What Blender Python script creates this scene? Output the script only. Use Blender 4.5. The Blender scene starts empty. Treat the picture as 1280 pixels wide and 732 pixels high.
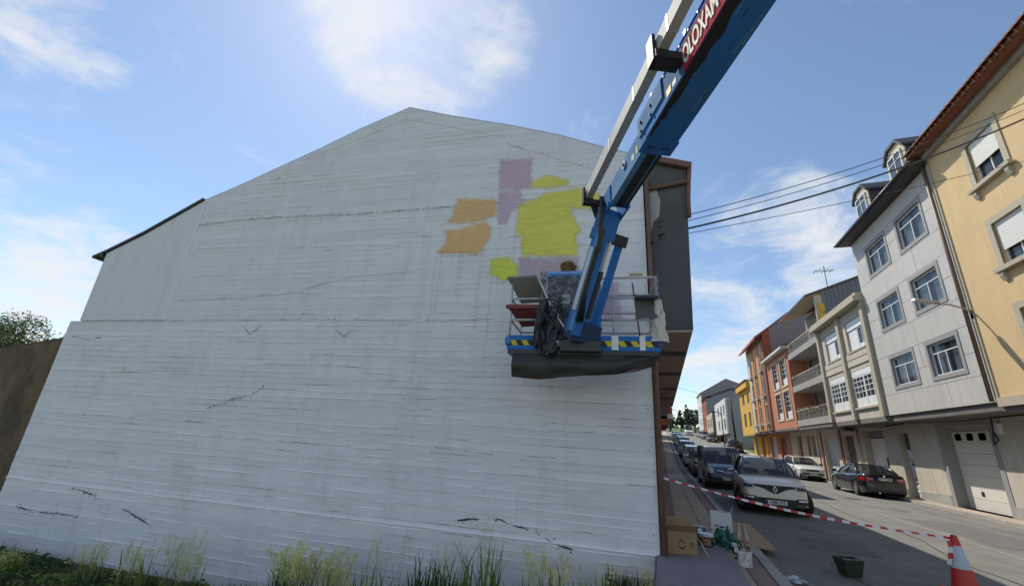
import bpy, bmesh, math, random
from mathutils import Vector, Matrix, noise
R = math.radians
random.seed(7)
S = bpy.context.scene
C = S.collection

# ---------------------------------------------------------------- camera
cam = bpy.data.cameras.new('camera')
cam.sensor_width = 36.0
cam.lens = 524 / 1280 * 36
cam.clip_start = 0.05
cam.clip_end = 3000
camo = bpy.data.objects.new('camera', cam)
C.objects.link(camo)
_p, _r, _y = R(18.65), R(3.58), R(19.85)
_f = Vector((-math.sin(_y) * math.cos(_p), math.cos(_y) * math.cos(_p), math.sin(_p)))
_ri = Vector((math.cos(_y), math.sin(_y), 0))
_up = _ri.cross(_f)
_a = _ri * math.cos(_r) + _up * math.sin(_r)
_b = _up * math.cos(_r) - _ri * math.sin(_r)
_m = Matrix((_a, _b, -_f)).transposed().to_4x4()
_m.translation = (0, 0, 1.75)
camo.matrix_world = _m
S.camera = camo

# ---------------------------------------------------------------- sun, sky, exposure
SUN_AZ, SUN_EL = -47.0, 52.0          # azimuth from +Y towards +X
sd = Vector((math.sin(R(SUN_AZ)) * math.cos(R(SUN_EL)), math.cos(R(SUN_AZ)) * math.cos(R(SUN_EL)), math.sin(R(SUN_EL))))
sl = bpy.data.lights.new('sun', 'SUN')
sl.energy = 2.95
sl.angle = R(0.53)
sl.color = (1.0, 0.93, 0.81)
so = bpy.data.objects.new('sun', sl)
so.rotation_euler = sd.to_track_quat('Z', 'Y').to_euler()
so.location = sd * 60
C.objects.link(so)
S.view_settings.view_transform = 'Standard'
S.view_settings.look = 'None'
S.view_settings.gamma = 1.0
S.view_settings.use_curve_mapping = False
S.view_settings.exposure = 0.64
W = bpy.data.worlds.new('World')
S.world = W
W.use_nodes = True
wn, wl = W.node_tree.nodes, W.node_tree.links
wn.clear()
def wnode(t, **k):
    n = wn.new(t)
    for a, b in k.items():
        setattr(n, a, b)
    return n
wo = wnode('ShaderNodeOutputWorld')
bg = wnode('ShaderNodeBackground')
bg.inputs[1].default_value = 0.099
sky = wnode('ShaderNodeTexSky', sky_type='NISHITA', sun_disc=False)
sky.sun_elevation = R(SUN_EL)
sky.sun_rotation = R(SUN_AZ)
sky.air_density = 1.0
sky.dust_density = 0.25
sky.ozone_density = 1.6
tc = wnode('ShaderNodeTexCoord')
# clouds: banks by direction plus drifting wisps everywhere
sep = wnode('ShaderNodeSeparateXYZ')
wl.new(tc.outputs['Generated'], sep.inputs[0])
zc = wnode('ShaderNodeMath', operation='ADD'); wl.new(sep.outputs[2], zc.inputs[0]); zc.inputs[1].default_value = 0.22
zm = wnode('ShaderNodeMath', operation='MAXIMUM'); wl.new(zc.outputs[0], zm.inputs[0]); zm.inputs[1].default_value = 0.05
dv = wnode('ShaderNodeVectorMath', operation='DIVIDE')
cmb = wnode('ShaderNodeCombineXYZ')
for i in range(3):
    wl.new(zm.outputs[0], cmb.inputs[i])
wl.new(tc.outputs['Generated'], dv.inputs[0]); wl.new(cmb.outputs[0], dv.inputs[1])
nz = wnode('ShaderNodeTexNoise'); nz.inputs['Scale'].default_value = 3.6; nz.inputs['Detail'].default_value = 10; nz.inputs['Roughness'].default_value = 0.64; nz.inputs['Distortion'].default_value = 0.5
wl.new(dv.outputs[0], nz.inputs['Vector'])
BANKS = [((-.459, .52, .72), 8, .25), ((-.34, .563, .753), 7, .24), ((-.40, .60, .69), 5, .2), ((-.47, .44, .76), 6.5, .22), ((-.853, .196, .484), 6, .2), ((-.93, .18, .40), 8, .15),
         ((-.92, .36, .14), 9, .3), ((-.97, .2, .12), 9, .3), ((.193, .912, .363), 7, .2), ((.31, .869, .385), 6.5, .27), ((.085, .947, .31), 6, .22), ((.14, .972, .191), 6, .24),
         ((.073, .991, .109), 8, .27), ((.2, .97, .08), 9, .22), ((.7, -.6, .5), 24, .22), ((-.5, -.7, .55), 26, .24), ((.1, -.9, .3), 22, .22), ((.9, .2, .3), 18, .2), ((-.95, -.3, .2), 16, .24)]
acc = None
for d, rad, amt in BANKS:
    d = Vector(d).normalized()
    dt = wnode('ShaderNodeVectorMath', operation='DOT_PRODUCT')
    wl.new(tc.outputs['Generated'], dt.inputs[0]); dt.inputs[1].default_value = d
    mr = wnode('ShaderNodeMapRange', interpolation_type='SMOOTHERSTEP')
    mr.inputs[1].default_value = math.cos(R(rad * 1.5)); mr.inputs[2].default_value = 1.0; mr.inputs[3].default_value = 0; mr.inputs[4].default_value = amt
    wl.new(dt.outputs['Value'], mr.inputs[0])
    if acc is None:
        acc = mr.outputs[0]
    else:
        ad = wnode('ShaderNodeMath', operation='MAXIMUM'); wl.new(acc, ad.inputs[0]); wl.new(mr.outputs[0], ad.inputs[1]); acc = ad.outputs[0]
ad = wnode('ShaderNodeMath', operation='ADD'); wl.new(acc, ad.inputs[0]); wl.new(nz.outputs[0], ad.inputs[1])
cm = wnode('ShaderNodeMapRange', interpolation_type='SMOOTHSTEP')
cm.inputs[1].default_value = .58; cm.inputs[2].default_value = .95; cm.inputs[3].default_value = 0; cm.inputs[4].default_value = .92
wl.new(ad.outputs[0], cm.inputs[0])
mx = wnode('ShaderNodeMix', data_type='RGBA')
wl.new(cm.outputs[0], mx.inputs[0])
hz = wnode('ShaderNodeMix', data_type='RGBA', blend_type='MIX')   # thin even veil that takes some blue out of the air
hz.inputs[0].default_value = .03
wl.new(sky.outputs[0], hz.inputs[6]); hz.inputs[7].default_value = (4.6, 5.0, 5.6, 1)
tn = wnode('ShaderNodeMix', data_type='RGBA', blend_type='MULTIPLY'); tn.inputs[0].default_value = 1; tn.inputs[7].default_value = (.96, .995, 1.0, 1); wl.new(hz.outputs[2], tn.inputs[6])
wl.new(tn.outputs[2], mx.inputs[6]); mx.inputs[7].default_value = (5.6, 5.75, 5.9, 1)
wl.new(mx.outputs[2], bg.inputs[0])
wl.new(bg.outputs[0], wo.inputs[0])

# ---------------------------------------------------------------- helpers
def M(name, col, rough=.8, var=.12, scale=2.5, bump=0., bscale=60., metal=0., coat=0., rand=0., spec=.5, dirt=None, dscale=.7, damt=.35, stretch=None, streak=0.):
    m = bpy.data.materials.new(name)
    m.use_nodes = True
    n, l = m.node_tree.nodes, m.node_tree.links
    b = n['Principled BSDF']
    b.inputs['Roughness'].default_value = rough
    b.inputs['Metallic'].default_value = metal
    b.inputs['Coat Weight'].default_value = coat
    b.inputs['Coat Roughness'].default_value = .06
    b.inputs['Specular IOR Level'].default_value = spec
    g = n.new('ShaderNodeNewGeometry')
    pos = g.outputs['Position']
    if stretch:
        vm = n.new('ShaderNodeVectorMath'); vm.operation = 'MULTIPLY'; l.new(pos, vm.inputs[0]); vm.inputs[1].default_value = stretch; pos = vm.outputs[0]
    t = n.new('ShaderNodeTexNoise'); t.inputs['Scale'].default_value = scale; t.inputs['Detail'].default_value = 6; t.inputs['Roughness'].default_value = .65
    l.new(pos, t.inputs['Vector'])
    mr = n.new('ShaderNodeMapRange'); l.new(t.outputs[0], mr.inputs[0])
    mr.inputs[1].default_value = .25; mr.inputs[2].default_value = .75; mr.inputs[3].default_value = 1 - var; mr.inputs[4].default_value = 1 + var
    fac = mr.outputs[0]
    if rand:
        oi = n.new('ShaderNodeObjectInfo'); r2 = n.new('ShaderNodeMapRange'); l.new(oi.outputs['Random'], r2.inputs[0]); r2.inputs[3].default_value = 1 - rand; r2.inputs[4].default_value = 1 + rand
        mu = n.new('ShaderNodeMath'); mu.operation = 'MULTIPLY'; l.new(fac, mu.inputs[0]); l.new(r2.outputs[0], mu.inputs[1]); fac = mu.outputs[0]
    vs = n.new('ShaderNodeVectorMath'); vs.operation = 'SCALE'; vs.inputs[0].default_value = col[:3]; l.new(fac, vs.inputs['Scale'])
    out = vs.outputs[0]
    if dirt:
        t2 = n.new('ShaderNodeTexNoise'); t2.inputs['Scale'].default_value = dscale; t2.inputs['Detail'].default_value = 8; t2.inputs['Roughness'].default_value = .7
        l.new(pos, t2.inputs['Vector'])
        m2 = n.new('ShaderNodeMapRange'); l.new(t2.outputs[0], m2.inputs[0]); m2.inputs[1].default_value = .48; m2.inputs[2].default_value = .72; m2.inputs[4].default_value = damt
        mxn = n.new('ShaderNodeMix'); mxn.data_type = 'RGBA'; l.new(m2.outputs[0], mxn.inputs[0]); l.new(out, mxn.inputs[6]); mxn.inputs[7].default_value = (*dirt, 1); out = mxn.outputs[2]
    if streak:      # rain streaks and grime running down the surface
        v3 = n.new('ShaderNodeVectorMath'); v3.operation = 'MULTIPLY'; l.new(g.outputs['Position'], v3.inputs[0]); v3.inputs[1].default_value = (3.2, 3.2, .16)
        t4 = n.new('ShaderNodeTexNoise'); t4.inputs['Scale'].default_value = 1.4; t4.inputs['Detail'].default_value = 7; t4.inputs['Roughness'].default_value = .65; l.new(v3.outputs[0], t4.inputs['Vector'])
        m4 = n.new('ShaderNodeMapRange'); l.new(t4.outputs[0], m4.inputs[0]); m4.inputs[1].default_value = .5; m4.inputs[2].default_value = .78; m4.inputs[4].default_value = streak
        x4 = n.new('ShaderNodeMix'); x4.data_type = 'RGBA'; l.new(m4.outputs[0], x4.inputs[0]); l.new(out, x4.inputs[6]); x4.inputs[7].default_value = (col[0] * .45, col[1] * .45, col[2] * .47, 1); out = x4.outputs[2]
    l.new(out, b.inputs['Base Color'])
    if bump:
        t3 = n.new('ShaderNodeTexNoise'); t3.inputs['Scale'].default_value = bscale; t3.inputs['Detail'].default_value = 4; l.new(g.outputs['Position'], t3.inputs['Vector'])
        bp = n.new('ShaderNodeBump'); bp.inputs['Strength'].default_value = bump; bp.inputs['Distance'].default_value = .02
        l.new(t3.outputs[0], bp.inputs['Height']); l.new(bp.outputs[0], b.inputs['Normal'])
    return m

def glassy(name, col, trans=.0, rough=.04):
    m = bpy.data.materials.new(name); m.use_nodes = True
    n, l = m.node_tree.nodes, m.node_tree.links
    b = n['Principled BSDF']; b.inputs['Base Color'].default_value = (*col, 1); b.inputs['Roughness'].default_value = rough; b.inputs['Specular IOR Level'].default_value = .9
    if trans:
        tr = n.new('ShaderNodeBsdfTransparent'); mx = n.new('ShaderNodeMixShader'); tr.inputs[0].default_value = (.85, .9, .92, 1)
        mx.inputs[0].default_value = trans
        l.new(b.outputs[0], mx.inputs[1]); l.new(tr.outputs[0], mx.inputs[2]); l.new(mx.outputs[0], n['Material Output'].inputs[0])
    return m

class MB:
    def __init__(s): s.v = []; s.f = []; s.mi = []; s.cur = 0
    def add(s, vs, fs):
        k = len(s.v); s.v += [tuple(v) for v in vs]
        for f in fs: s.f.append(tuple(i + k for i in f)); s.mi.append(s.cur)
        return s
    def box(s, x0, x1, y0, y1, z0, z1):
        return s.add([(x0, y0, z0), (x1, y0, z0), (x1, y1, z0), (x0, y1, z0), (x0, y0, z1), (x1, y0, z1), (x1, y1, z1), (x0, y1, z1)],
                     [(0, 3, 2, 1), (4, 5, 6, 7), (0, 1, 5, 4), (1, 2, 6, 5), (2, 3, 7, 6), (3, 0, 4, 7)])
    def bar(s, p, q, w, h, up=(0, 0, 1), w2=None, h2=None):
        p, q = Vector(p), Vector(q); d = (q - p).normalized(); sd_ = d.cross(Vector(up))
        if sd_.length < 1e-4: sd_ = d.cross(Vector((1, 0, 0)))
        sd_.normalize(); u = sd_.cross(d)
        w2 = w if w2 is None else w2; h2 = h if h2 is None else h2
        vs = [p + sd_ * a * w / 2 + u * b * h / 2 for a, b in ((-1, -1), (1, -1), (1, 1), (-1, 1))] + [q + sd_ * a * w2 / 2 + u * b * h2 / 2 for a, b in ((-1, -1), (1, -1), (1, 1), (-1, 1))]
        return s.add(vs, [(0, 1, 2, 3), (7, 6, 5, 4), (0, 4, 5, 1), (1, 5, 6, 2), (2, 6, 7, 3), (3, 7, 4, 0)])
    def cyl(s, p, q, r, n=10, r2=None, cap=True):
        p, q = Vector(p), Vector(q); d = (q - p).normalized(); a = d.orthogonal().normalized(); b = d.cross(a); r2 = r if r2 is None else r2
        vs = [p + (a * math.cos(t) + b * math.sin(t)) * r for t in [2 * math.pi * i / n for i in range(n)]] + [q + (a * math.cos(t) + b * math.sin(t)) * r2 for t in [2 * math.pi * i / n for i in range(n)]]
        fs = [(i, (i + 1) % n, n + (i + 1) % n, n + i) for i in range(n)]
        if cap: fs += [tuple(range(n - 1, -1, -1)), tuple(range(n, 2 * n))]
        return s.add(vs, fs)
    def tube(s, pts, r, n=6):
        pts = [Vector(p) for p in pts]; vs = []; rr = r if hasattr(r, '__len__') else [r] * len(pts)
        a = None
        for i, p in enumerate(pts):
            d = (pts[min(i + 1, len(pts) - 1)] - pts[max(i - 1, 0)]).normalized()
            a = d.orthogonal().normalized() if a is None else (a - d * a.dot(d)).normalized()
            b = d.cross(a)
            vs += [p + (a * math.cos(t) + b * math.sin(t)) * rr[i] for t in [2 * math.pi * k / n for k in range(n)]]
        fs = [(i * n + k, i * n + (k + 1) % n, (i + 1) * n + (k + 1) % n, (i + 1) * n + k) for i in range(len(pts) - 1) for k in range(n)]
        fs += [tuple(range(n - 1, -1, -1)), tuple(range((len(pts) - 1) * n, len(pts) * n))]
        return s.add(vs, fs)
    def prism(s, pts, off):
        o = Vector(off); n = len(pts); P = [Vector(p) for p in pts]
        return s.add(P + [p + o for p in P], [tuple(range(n - 1, -1, -1)), tuple(range(n, 2 * n))] + [(i, (i + 1) % n, n + (i + 1) % n, n + i) for i in range(n)])
    def grid(s, rows):
        m = len(rows[0]); k = [p for r in rows for p in r]
        return s.add(k, [(i * m + j, i * m + j + 1, (i + 1) * m + j + 1, (i + 1) * m + j) for i in range(len(rows) - 1) for j in range(m - 1)])
    def lathe(s, prof, c=(0, 0, 0), n=20, ax='z'):
        vs = []
        for r, h in prof:
            for k in range(n):
                t = 2 * math.pi * k / n
                x, y = r * math.cos(t), r * math.sin(t)
                vs.append((c[0] + x, c[1] + y, c[2] + h) if ax == 'z' else (c[0] + x, c[1] + h, c[2] + y))
        fs = [(i * n + k, i * n + (k + 1) % n, (i + 1) * n + (k + 1) % n, (i + 1) * n + k) for i in range(len(prof) - 1) for k in range(n)]
        return s.add(vs, fs)
    def mesh(s, name, mats, smooth=False, inv=None, fix=True):
        me = bpy.data.meshes.new(name)
        vs = [tuple(inv @ Vector(v)) for v in s.v] if inv is not None else s.v
        me.from_pydata(vs, [], s.f)
        for m in (mats if isinstance(mats, (list, tuple)) else [mats]): me.materials.append(m)
        if isinstance(mats, (list, tuple)):
            me.polygons.foreach_set('material_index', s.mi)
        if fix:
            bm = bmesh.new(); bm.from_mesh(me); bmesh.ops.recalc_face_normals(bm, faces=bm.faces); bm.to_mesh(me); bm.free()
        if smooth:
            me.shade_smooth() if hasattr(me, 'shade_smooth') else None
            if smooth != True:
                try: me.set_sharp_from_angle(angle=R(smooth))
                except Exception: pass
        return me
    def build(s, name, mats, parent=None, smooth=False, inv=None, fix=True):
        return link(name, s.mesh(name, mats, smooth, inv, fix), parent)

def link(name, data, parent=None, loc=None, rot=None, scale=None):
    o = bpy.data.objects.new(name, data); C.objects.link(o)
    if parent: o.parent = parent
    if loc is not None: o.location = loc
    if rot is not None: o.rotation_euler = rot
    if scale is not None: o.scale = scale
    return o
def tag(o, label=None, cat=None, group=None, kind=None):
    if label: o['label'] = label
    if cat: o['category'] = cat
    if group: o['group'] = group
    if kind: o['kind'] = kind
    return o
def T(name, label, cat, loc=(0, 0, 0), rz=0, group=None):
    o = link(name, None, None, loc, (0, 0, rz)); o.empty_display_size = .2
    return tag(o, label, cat, group)
def inv_of(o): return (Matrix.Translation(o.location) @ o.rotation_euler.to_matrix().to_4x4()).inverted()
def text_mesh(txt, size, mat, name='lettering', extrude=.002, bold=.0):
    cu = bpy.data.curves.new('t', 'FONT'); cu.body = txt; cu.size = size; cu.extrude = extrude; cu.align_x = 'CENTER'; cu.align_y = 'CENTER'; cu.offset = bold
    o = bpy.data.objects.new('t', cu); C.objects.link(o)
    dg = bpy.context.evaluated_depsgraph_get(); dg.update()
    me = bpy.data.meshes.new_from_object(o.evaluated_get(dg)); bpy.data.objects.remove(o); me.name = name; me.materials.clear(); me.materials.append(mat)
    return me
def rag(pts, step, amp, seed=0, freq=3.):
    # closed outline resampled with an uneven brushed edge
    out = []
    for i in range(len(pts)):
        a, b = Vector(pts[i]), Vector(pts[(i + 1) % len(pts)])
        k = max(1, int((b - a).length / step))
        nrm = Vector((-(b - a).y, (b - a).x)).normalized() if (b - a).length else Vector((0, 0))
        for j in range(k):
            p = a.lerp(b, j / k)
            d = noise.noise(Vector((p.x * freq, p.y * freq, seed))) * amp + random.uniform(-1, 1) * amp * .35
            out.append(p + nrm * d)
    return out
def prof(y):
    # height of the street along its length: level, then a long hill
    if y < 34: return 0.
    if y > 150: return prof(150) + (y - 150) * .01
    if y < 46: return .052 * (y - 34) ** 2 / 24
    return .052 * (y - 40)
# ---------------------------------------------------------------- materials
m_asph = M('asphalt', (.20, .195, .178), .9, .22, 1.4, .6, 150, dirt=(.14, .138, .13), dscale=.45, damt=.8)
m_earth = M('plot_soil', (.07, .075, .035), .95, .35, 2.2, .5, 30)
m_field = M('grass_field', (.09, .14, .035), .95, .3, .25, .3, 8)
m_slabA = M('paving_beige', (.40, .33, .24), .85, .14, 3, .2, 90, rand=.08, dirt=(.2, .17, .14), dscale=1.5)
m_slabB = M('paving_red', (.25, .165, .145), .85, .14, 3, .2, 90, rand=.1, dirt=(.18, .13, .11), dscale=1.5)
m_kerb = M('kerb_concrete', (.36, .35, .32), .85, .14, 3, .3, 60, rand=.07)
m_line = M('road_paint', (.36, .36, .34), .8, .35, 9)
m_white = M('white_pvc', (.78, .79, .79), .4, .04, 2)
m_dark = M('dark_rubber', (.02, .02, .022), .6, .1, 4)
m_black = M('black_paint', (.025, .026, .03), .35, .1, 4)
m_glass = glassy('window_glass', (.035, .05, .065), .45)
m_glassd = glassy('far_window_glass', (.05, .06, .07))
m_curt = M('curtain', (.55, .56, .55), .9, .2, 3, stretch=(8, 8, .6))
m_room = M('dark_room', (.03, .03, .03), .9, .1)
m_shut = M('roller_shutter', (.72, .71, .67), .6, .06, 3)
m_grey = M('grey_stone', (.50, .485, .46), .75, .06, 5, .12, 70, rand=.04, dirt=(.38, .37, .35), dscale=.8, damt=.3, streak=.3)
m_greyd = M('grey_surround', (.30, .30, .30), .75, .08, 8, .1, 60)
m_joint = M('joint', (.22, .21, .2), .9, .1)
m_slate = M('slate', (.055, .058, .065), .6, .2, 6, .3, 20)
m_yel = M('yellow_render', (.63, .46, .24), .85, .06, .8, .12, 120, dirt=(.5, .36, .2), dscale=.5, damt=.4, streak=.22)
m_stone = M('pale_stone', (.44, .39, .30), .8, .1, 5, .1, 60)
m_tile = M('roof_tile', (.22, .085, .05), .8, .2, 5, .2, 40, rand=.2)
m_beige = M('beige_stone', (.54, .49, .41), .8, .06, 4, .1, 70, rand=.05, dirt=(.36, .33, .27), dscale=.9, damt=.4, streak=.35)
m_beiged = M('beige_granite', (.54, .48, .39), .7, .1, 14, .1, 90, dirt=(.4, .35, .28), dscale=1.2, damt=.3, streak=.3)
m_conc = M('concrete', (.36, .35, .33), .85, .12, 2, .2, 50, dirt=(.22, .21, .2), dscale=.9, damt=.4, streak=.4)
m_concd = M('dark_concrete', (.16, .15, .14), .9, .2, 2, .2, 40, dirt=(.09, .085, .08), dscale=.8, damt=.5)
m_metal = M('blue_grey_cladding', (.17, .19, .215), .5, .06, 1.5)
m_purp = M('mauve_cladding', (.26, .225, .24), .5, .06, 1.5)
m_salm = M('salmon_render', (.50, .20, .11), .85, .08, 1.2, .1, 80, dirt=(.4, .16, .1), dscale=.6, damt=.3, streak=.3)
m_orange = M('orange_render', (.58, .25, .09), .85, .08, 1.2)
m_cream = M('cream_render', (.55, .48, .36), .85, .08, 1.5, streak=.35)
m_redw = M('red_render', (.34, .09, .05), .8, .1, 1.5)
m_yel2 = M('strong_yellow_render', (.66, .40, .06), .85, .06, 1.5)
m_brown = M('brown_wood', (.20, .075, .035), .6, .2, 6, stretch=(6, 6, .5))
m_galv = M('galvanised', (.42, .43, .44), .4, .1, 8, metal=.7)
m_fargrey = M('far_grey_render', (.32, .34, .36), .85, .06, .5, dirt=(.26, .28, .3), dscale=.2)
m_farwhite = M('far_white_render', (.62, .62, .60), .85, .08, .6)
m_garage = M('garage_white', (.72, .70, .64), .5, .04, 2, rand=.02)
m_garageb = M('garage_blue_white', (.50, .54, .58), .5, .05, 2)

# ---------------------------------------------------------------- ground, street
def strip(name, xs, ys, zf, mat, label=None):
    mb = MB(); mb.grid([[(x, y, zf(x, y)) for x in xs] for y in ys])
    o = mb.build(name, mat, smooth=True)
    return tag(o, label, kind='structure')
YS = [-60, -30, -15, -5, 0, 3, 6, 8, 10, 14, 20, 27, 30, 34, 36, 38, 40, 42, 44, 46, 52, 60, 75, 100, 130, 148, 150, 152, 170, 200, 260, 400, 900]
def tz(x, y):
    z = prof(y) - .02
    if y > 152: z += min(1, (y - 152) / 70) * (4.2 + 1.5 * abs(noise.noise(Vector((x * .03, y * .03, 0)))))
    return z
strip('terrain', [-900, -300, -120, -60, -30, -20], YS, tz, m_field, 'wide grassy terrain rising behind the street')
strip('terrain', [-20, -10, -3, -.2], [y for y in YS if y >= 14], tz, m_field, 'ground under and behind the left row of houses')
strip('terrain', [-.2, 5, 10, 16, 30, 60, 120, 300, 900], YS, tz, m_field, 'ground under the street and the right row of houses')
def plotz(x, y):
    t = max(0, min(1, (x + 8) / 7))
    return -1.28 + .88 * t + .05 * noise.noise(Vector((x, y, 3)))
strip('plot_ground', [-20 + .6 * i for i in range(33)] + [-.2], [-15, -6, -2, 0, 1, 2, 3, 4, 4.6, 5.2, 5.8, 6.4, 7, 8, 14], lambda x, y: plotz(x, y), m_earth, 'sunken weedy plot in front of the white gable wall')
strip('road', [1.5, 3, 5, 7, 9, 10.12], [y for y in YS if y <= 170], lambda x, y: prof(y) + .004 + .03 * math.sin(math.pi * max(0, min(1, (x - 1.5) / 8.6))), m_asph, 'worn grey asphalt street running uphill')
strip('lane_line', [6.56, 6.61], [10, 12, 14, 16, 18.5], lambda x, y: prof(y) + .004 + .03 * math.sin(math.pi * (x - 1.5) / 8.6) + .005, m_line, 'thin faded white line on the asphalt')
# repairs, covers and stains in the asphalt
road = bpy.data.objects['road']
def rz_(x, y): return prof(y) + .004 + .03 * math.sin(math.pi * max(0, min(1, (x - 1.5) / 8.6)))
def road_sheet(name, pts, mat, dz=.004, amp=.02):
    ol = rag(pts, .15, amp, len(pts) + pts[0][0], 2.)
    return MB().add([(p.x, p.y, rz_(p.x, p.y) + dz) for p in ol], [tuple(range(len(ol)))]).build(name, mat, road, fix=False)
m_patch = M('asphalt_repair', (.15, .148, .14), .9, .2, 3, .6, 120); m_tar = M('tar_seam', (.035, .035, .036), .6, .3, 8); m_iron = M('cast_iron', (.10, .095, .09), .6, .3, 20, .6, 60, metal=.3); m_dirt = M('gutter_grit', (.24, .20, .14), .95, .4, 6, .4, 60)
road_sheet('asphalt_patch', [(6.9, 13.5), (8.3, 13.4), (8.4, 17.6), (6.95, 17.7)], m_patch)
road_sheet('asphalt_patch', [(4.2, 20), (5.1, 20), (5.15, 27), (4.25, 27)], m_patch)
road_sheet('asphalt_patch', [(2.6, 10.6), (3.7, 10.5), (3.75, 11.9), (2.65, 12)], m_patch)
for pts in ([(2.2, 7), (2.7, 8.2), (2.55, 9.4), (3.1, 10.6)], [(5.2, 8.5), (5.0, 11), (5.5, 13.5), (5.3, 17), (5.7, 22)], [(7.4, 19), (7.1, 22), (7.5, 26), (7.2, 31)], [(8.9, 12), (9.1, 15), (8.8, 19), (9.0, 24)], [(3.6, 9.1), (4.6, 9.4), (5.1, 9.2), (6.2, 9.7)], [(6.3, 15.2), (7.0, 15.5), (8.1, 15.3), (9.6, 15.7)]):
    mb = MB(); rows = []
    for (a, b), (c, d) in zip(pts, pts[1:]):
        for k in range(10):
            x, y = a + (c - a) * k / 10 + .05 * noise.noise(Vector((a + k, b, 1))), b + (d - b) * k / 10; w = .008 + .01 * abs(noise.noise(Vector((x * 3, y * 3, 2))))
            rows.append([(x - w, y - w * .3, rz_(x, y) + .008), (x + w, y + w * .3, rz_(x, y) + .008)])
    mb.grid(rows); mb.build('tar_seam', m_tar, road, fix=False)
for x, y, r_ in ((3.4, 20.4, .3), (7.6, 23.6, .3)):
    z = rz_(x, y); MB().lathe([(0, .012), (r_ * .8, .012), (r_ * .82, .008), (r_ * .88, .008), (r_ * .9, .012), (r_, .012), (r_, -.03)], (x, y, z), 26).build('manhole_cover', m_iron, road)
for y in (12.6, 21.5):
    dg_ = MB().box(1.52, 1.86, y, y + .5, rz_(1.6, y) - .03, rz_(1.6, y) + .006).build('drain_frame', m_iron, road)
    for k in range(7): MB().box(1.55, 1.83, y + .04 + k * .065, y + .075 + k * .065, rz_(1.7, y) + .0065, rz_(1.7, y) + .02).build('grate_bar', m_iron, dg_)
road_sheet('gutter_grit', [(9.85, 8), (10.09, 8), (10.09, 24), (9.9, 24)], m_dirt, .004, .06)
road_sheet('gutter_grit', [(1.505, 6.5), (1.7, 6.5), (1.66, 12.5), (1.505, 12.5)], m_dirt, .004, .04)
for x, y, w, h in ((7.9, 20.3, .2, .5), (3.3, 13.2, .22, .35), (6.7, 26.2, .2, .6)):
    road_sheet('oil_stain', [(x + w * math.cos(t), y + h * math.sin(t)) for t in [k * .5236 for k in range(12)]], m_stain if 'm_stain' in globals() else globals().setdefault('m_stain', M('oil_stain', (.145, .142, .135), .8, .3, 8)), .0085, .05)
# near gutter / kerb ramp on the camera side
def slabs(name, label, x0, x1, ys, mats, ztop, cols, dz=.09):
    root = strip(name, [x0, x1], ys, lambda x, y: prof(y) + ztop - .03, m_kerb, label)
    return root
sw = slabs('pavement', 'left pavement of beige and reddish slabs beside the gable building', -.19, 1.34, [-8, 0, 6, 12, 20, 27, 34, 36, 38, 40, 42, 44, 46, 60, 100, 150], None, .12, 3)
me_s = {}
for j, (a, b, mt) in enumerate(((-.19, .18, m_slabB), (.19, .68, m_slabA), (.69, 1.06, m_slabA), (1.07, 1.33, m_slabB))):
    w = b - a
    me = MB().box(0, w - .008, 0, .492, -.025, 0).mesh('paving_slab', mt)
    for i in range(44):
        y = 3.2 + i * .5
        link('paving_slab', me, sw, (a, y, .118 + random.uniform(-.004, .004)))
    far = MB().grid([[(a, y, prof(y) + .12), (b, y, prof(y) + .12)] for y in (25.2, 30, 34, 36, 38, 40, 42, 44, 46, 60, 100, 150)])
    far.build('far_paving', mt, sw)
kerb_me = MB().box(0, .16, 0, .985, -.14, 0).mesh('kerb_stone', m_kerb)
kl = tag(link('kerb', None), 'low concrete kerb along the left pavement', kind='structure')
for i in range(34): link('kerb_stone', kerb_me, kl, (1.34, 1 + i, .132 + random.uniform(-.003, .003)))
fk = MB()
for a, b in zip(*(lambda L: (L, L[1:]))([35, 37, 39, 41, 43, 46, 60, 100, 150])):
    fk.add([(x, y, prof(y) + z) for y in (a, b) for x, z in ((1.34, .12), (1.34, -.02), (1.5, -.02), (1.5, .12))], [(0, 1, 5, 4), (1, 2, 6, 5), (2, 3, 7, 6), (3, 0, 4, 7)])
fk.build('kerb_run', m_kerb, kl)
kr = tag(link('kerb', None), 'low concrete kerb along the right pavement', kind='structure')
for i in range(34): link('kerb_stone', kerb_me, kr, (10.1, 6 + i, prof(6 + i) + .115 + random.uniform(-.004, .004)))
fk = MB()
for a, b in zip(*(lambda L: (L, L[1:]))([40, 41, 43, 46, 60, 100, 150])):
    fk.add([(x, y, prof(y) + z) for y in (a, b) for x, z in ((10.1, .11), (10.1, -.02), (10.26, -.02), (10.26, .11))], [(0, 1, 5, 4), (1, 2, 6, 5), (2, 3, 7, 6), (3, 0, 4, 7)])
fk.build('kerb_run', m_kerb, kr)
sr = strip('pavement', [10.25, 10.95], [-8, 6, 20, 34, 36, 38, 40, 42, 44, 46, 60, 100, 150], lambda x, y: prof(y) + .09, m_kerb, 'narrow right pavement in front of the garages')
sl_me = MB().box(0, .65, 0, .79, -.02, 0).mesh('paving_slab', m_slabA)
for i in range(28): link('paving_slab', sl_me, sr, (10.265, 12 + i * .8, .112 + random.uniform(-.004, .004) + prof(12 + i * .8)))

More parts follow.
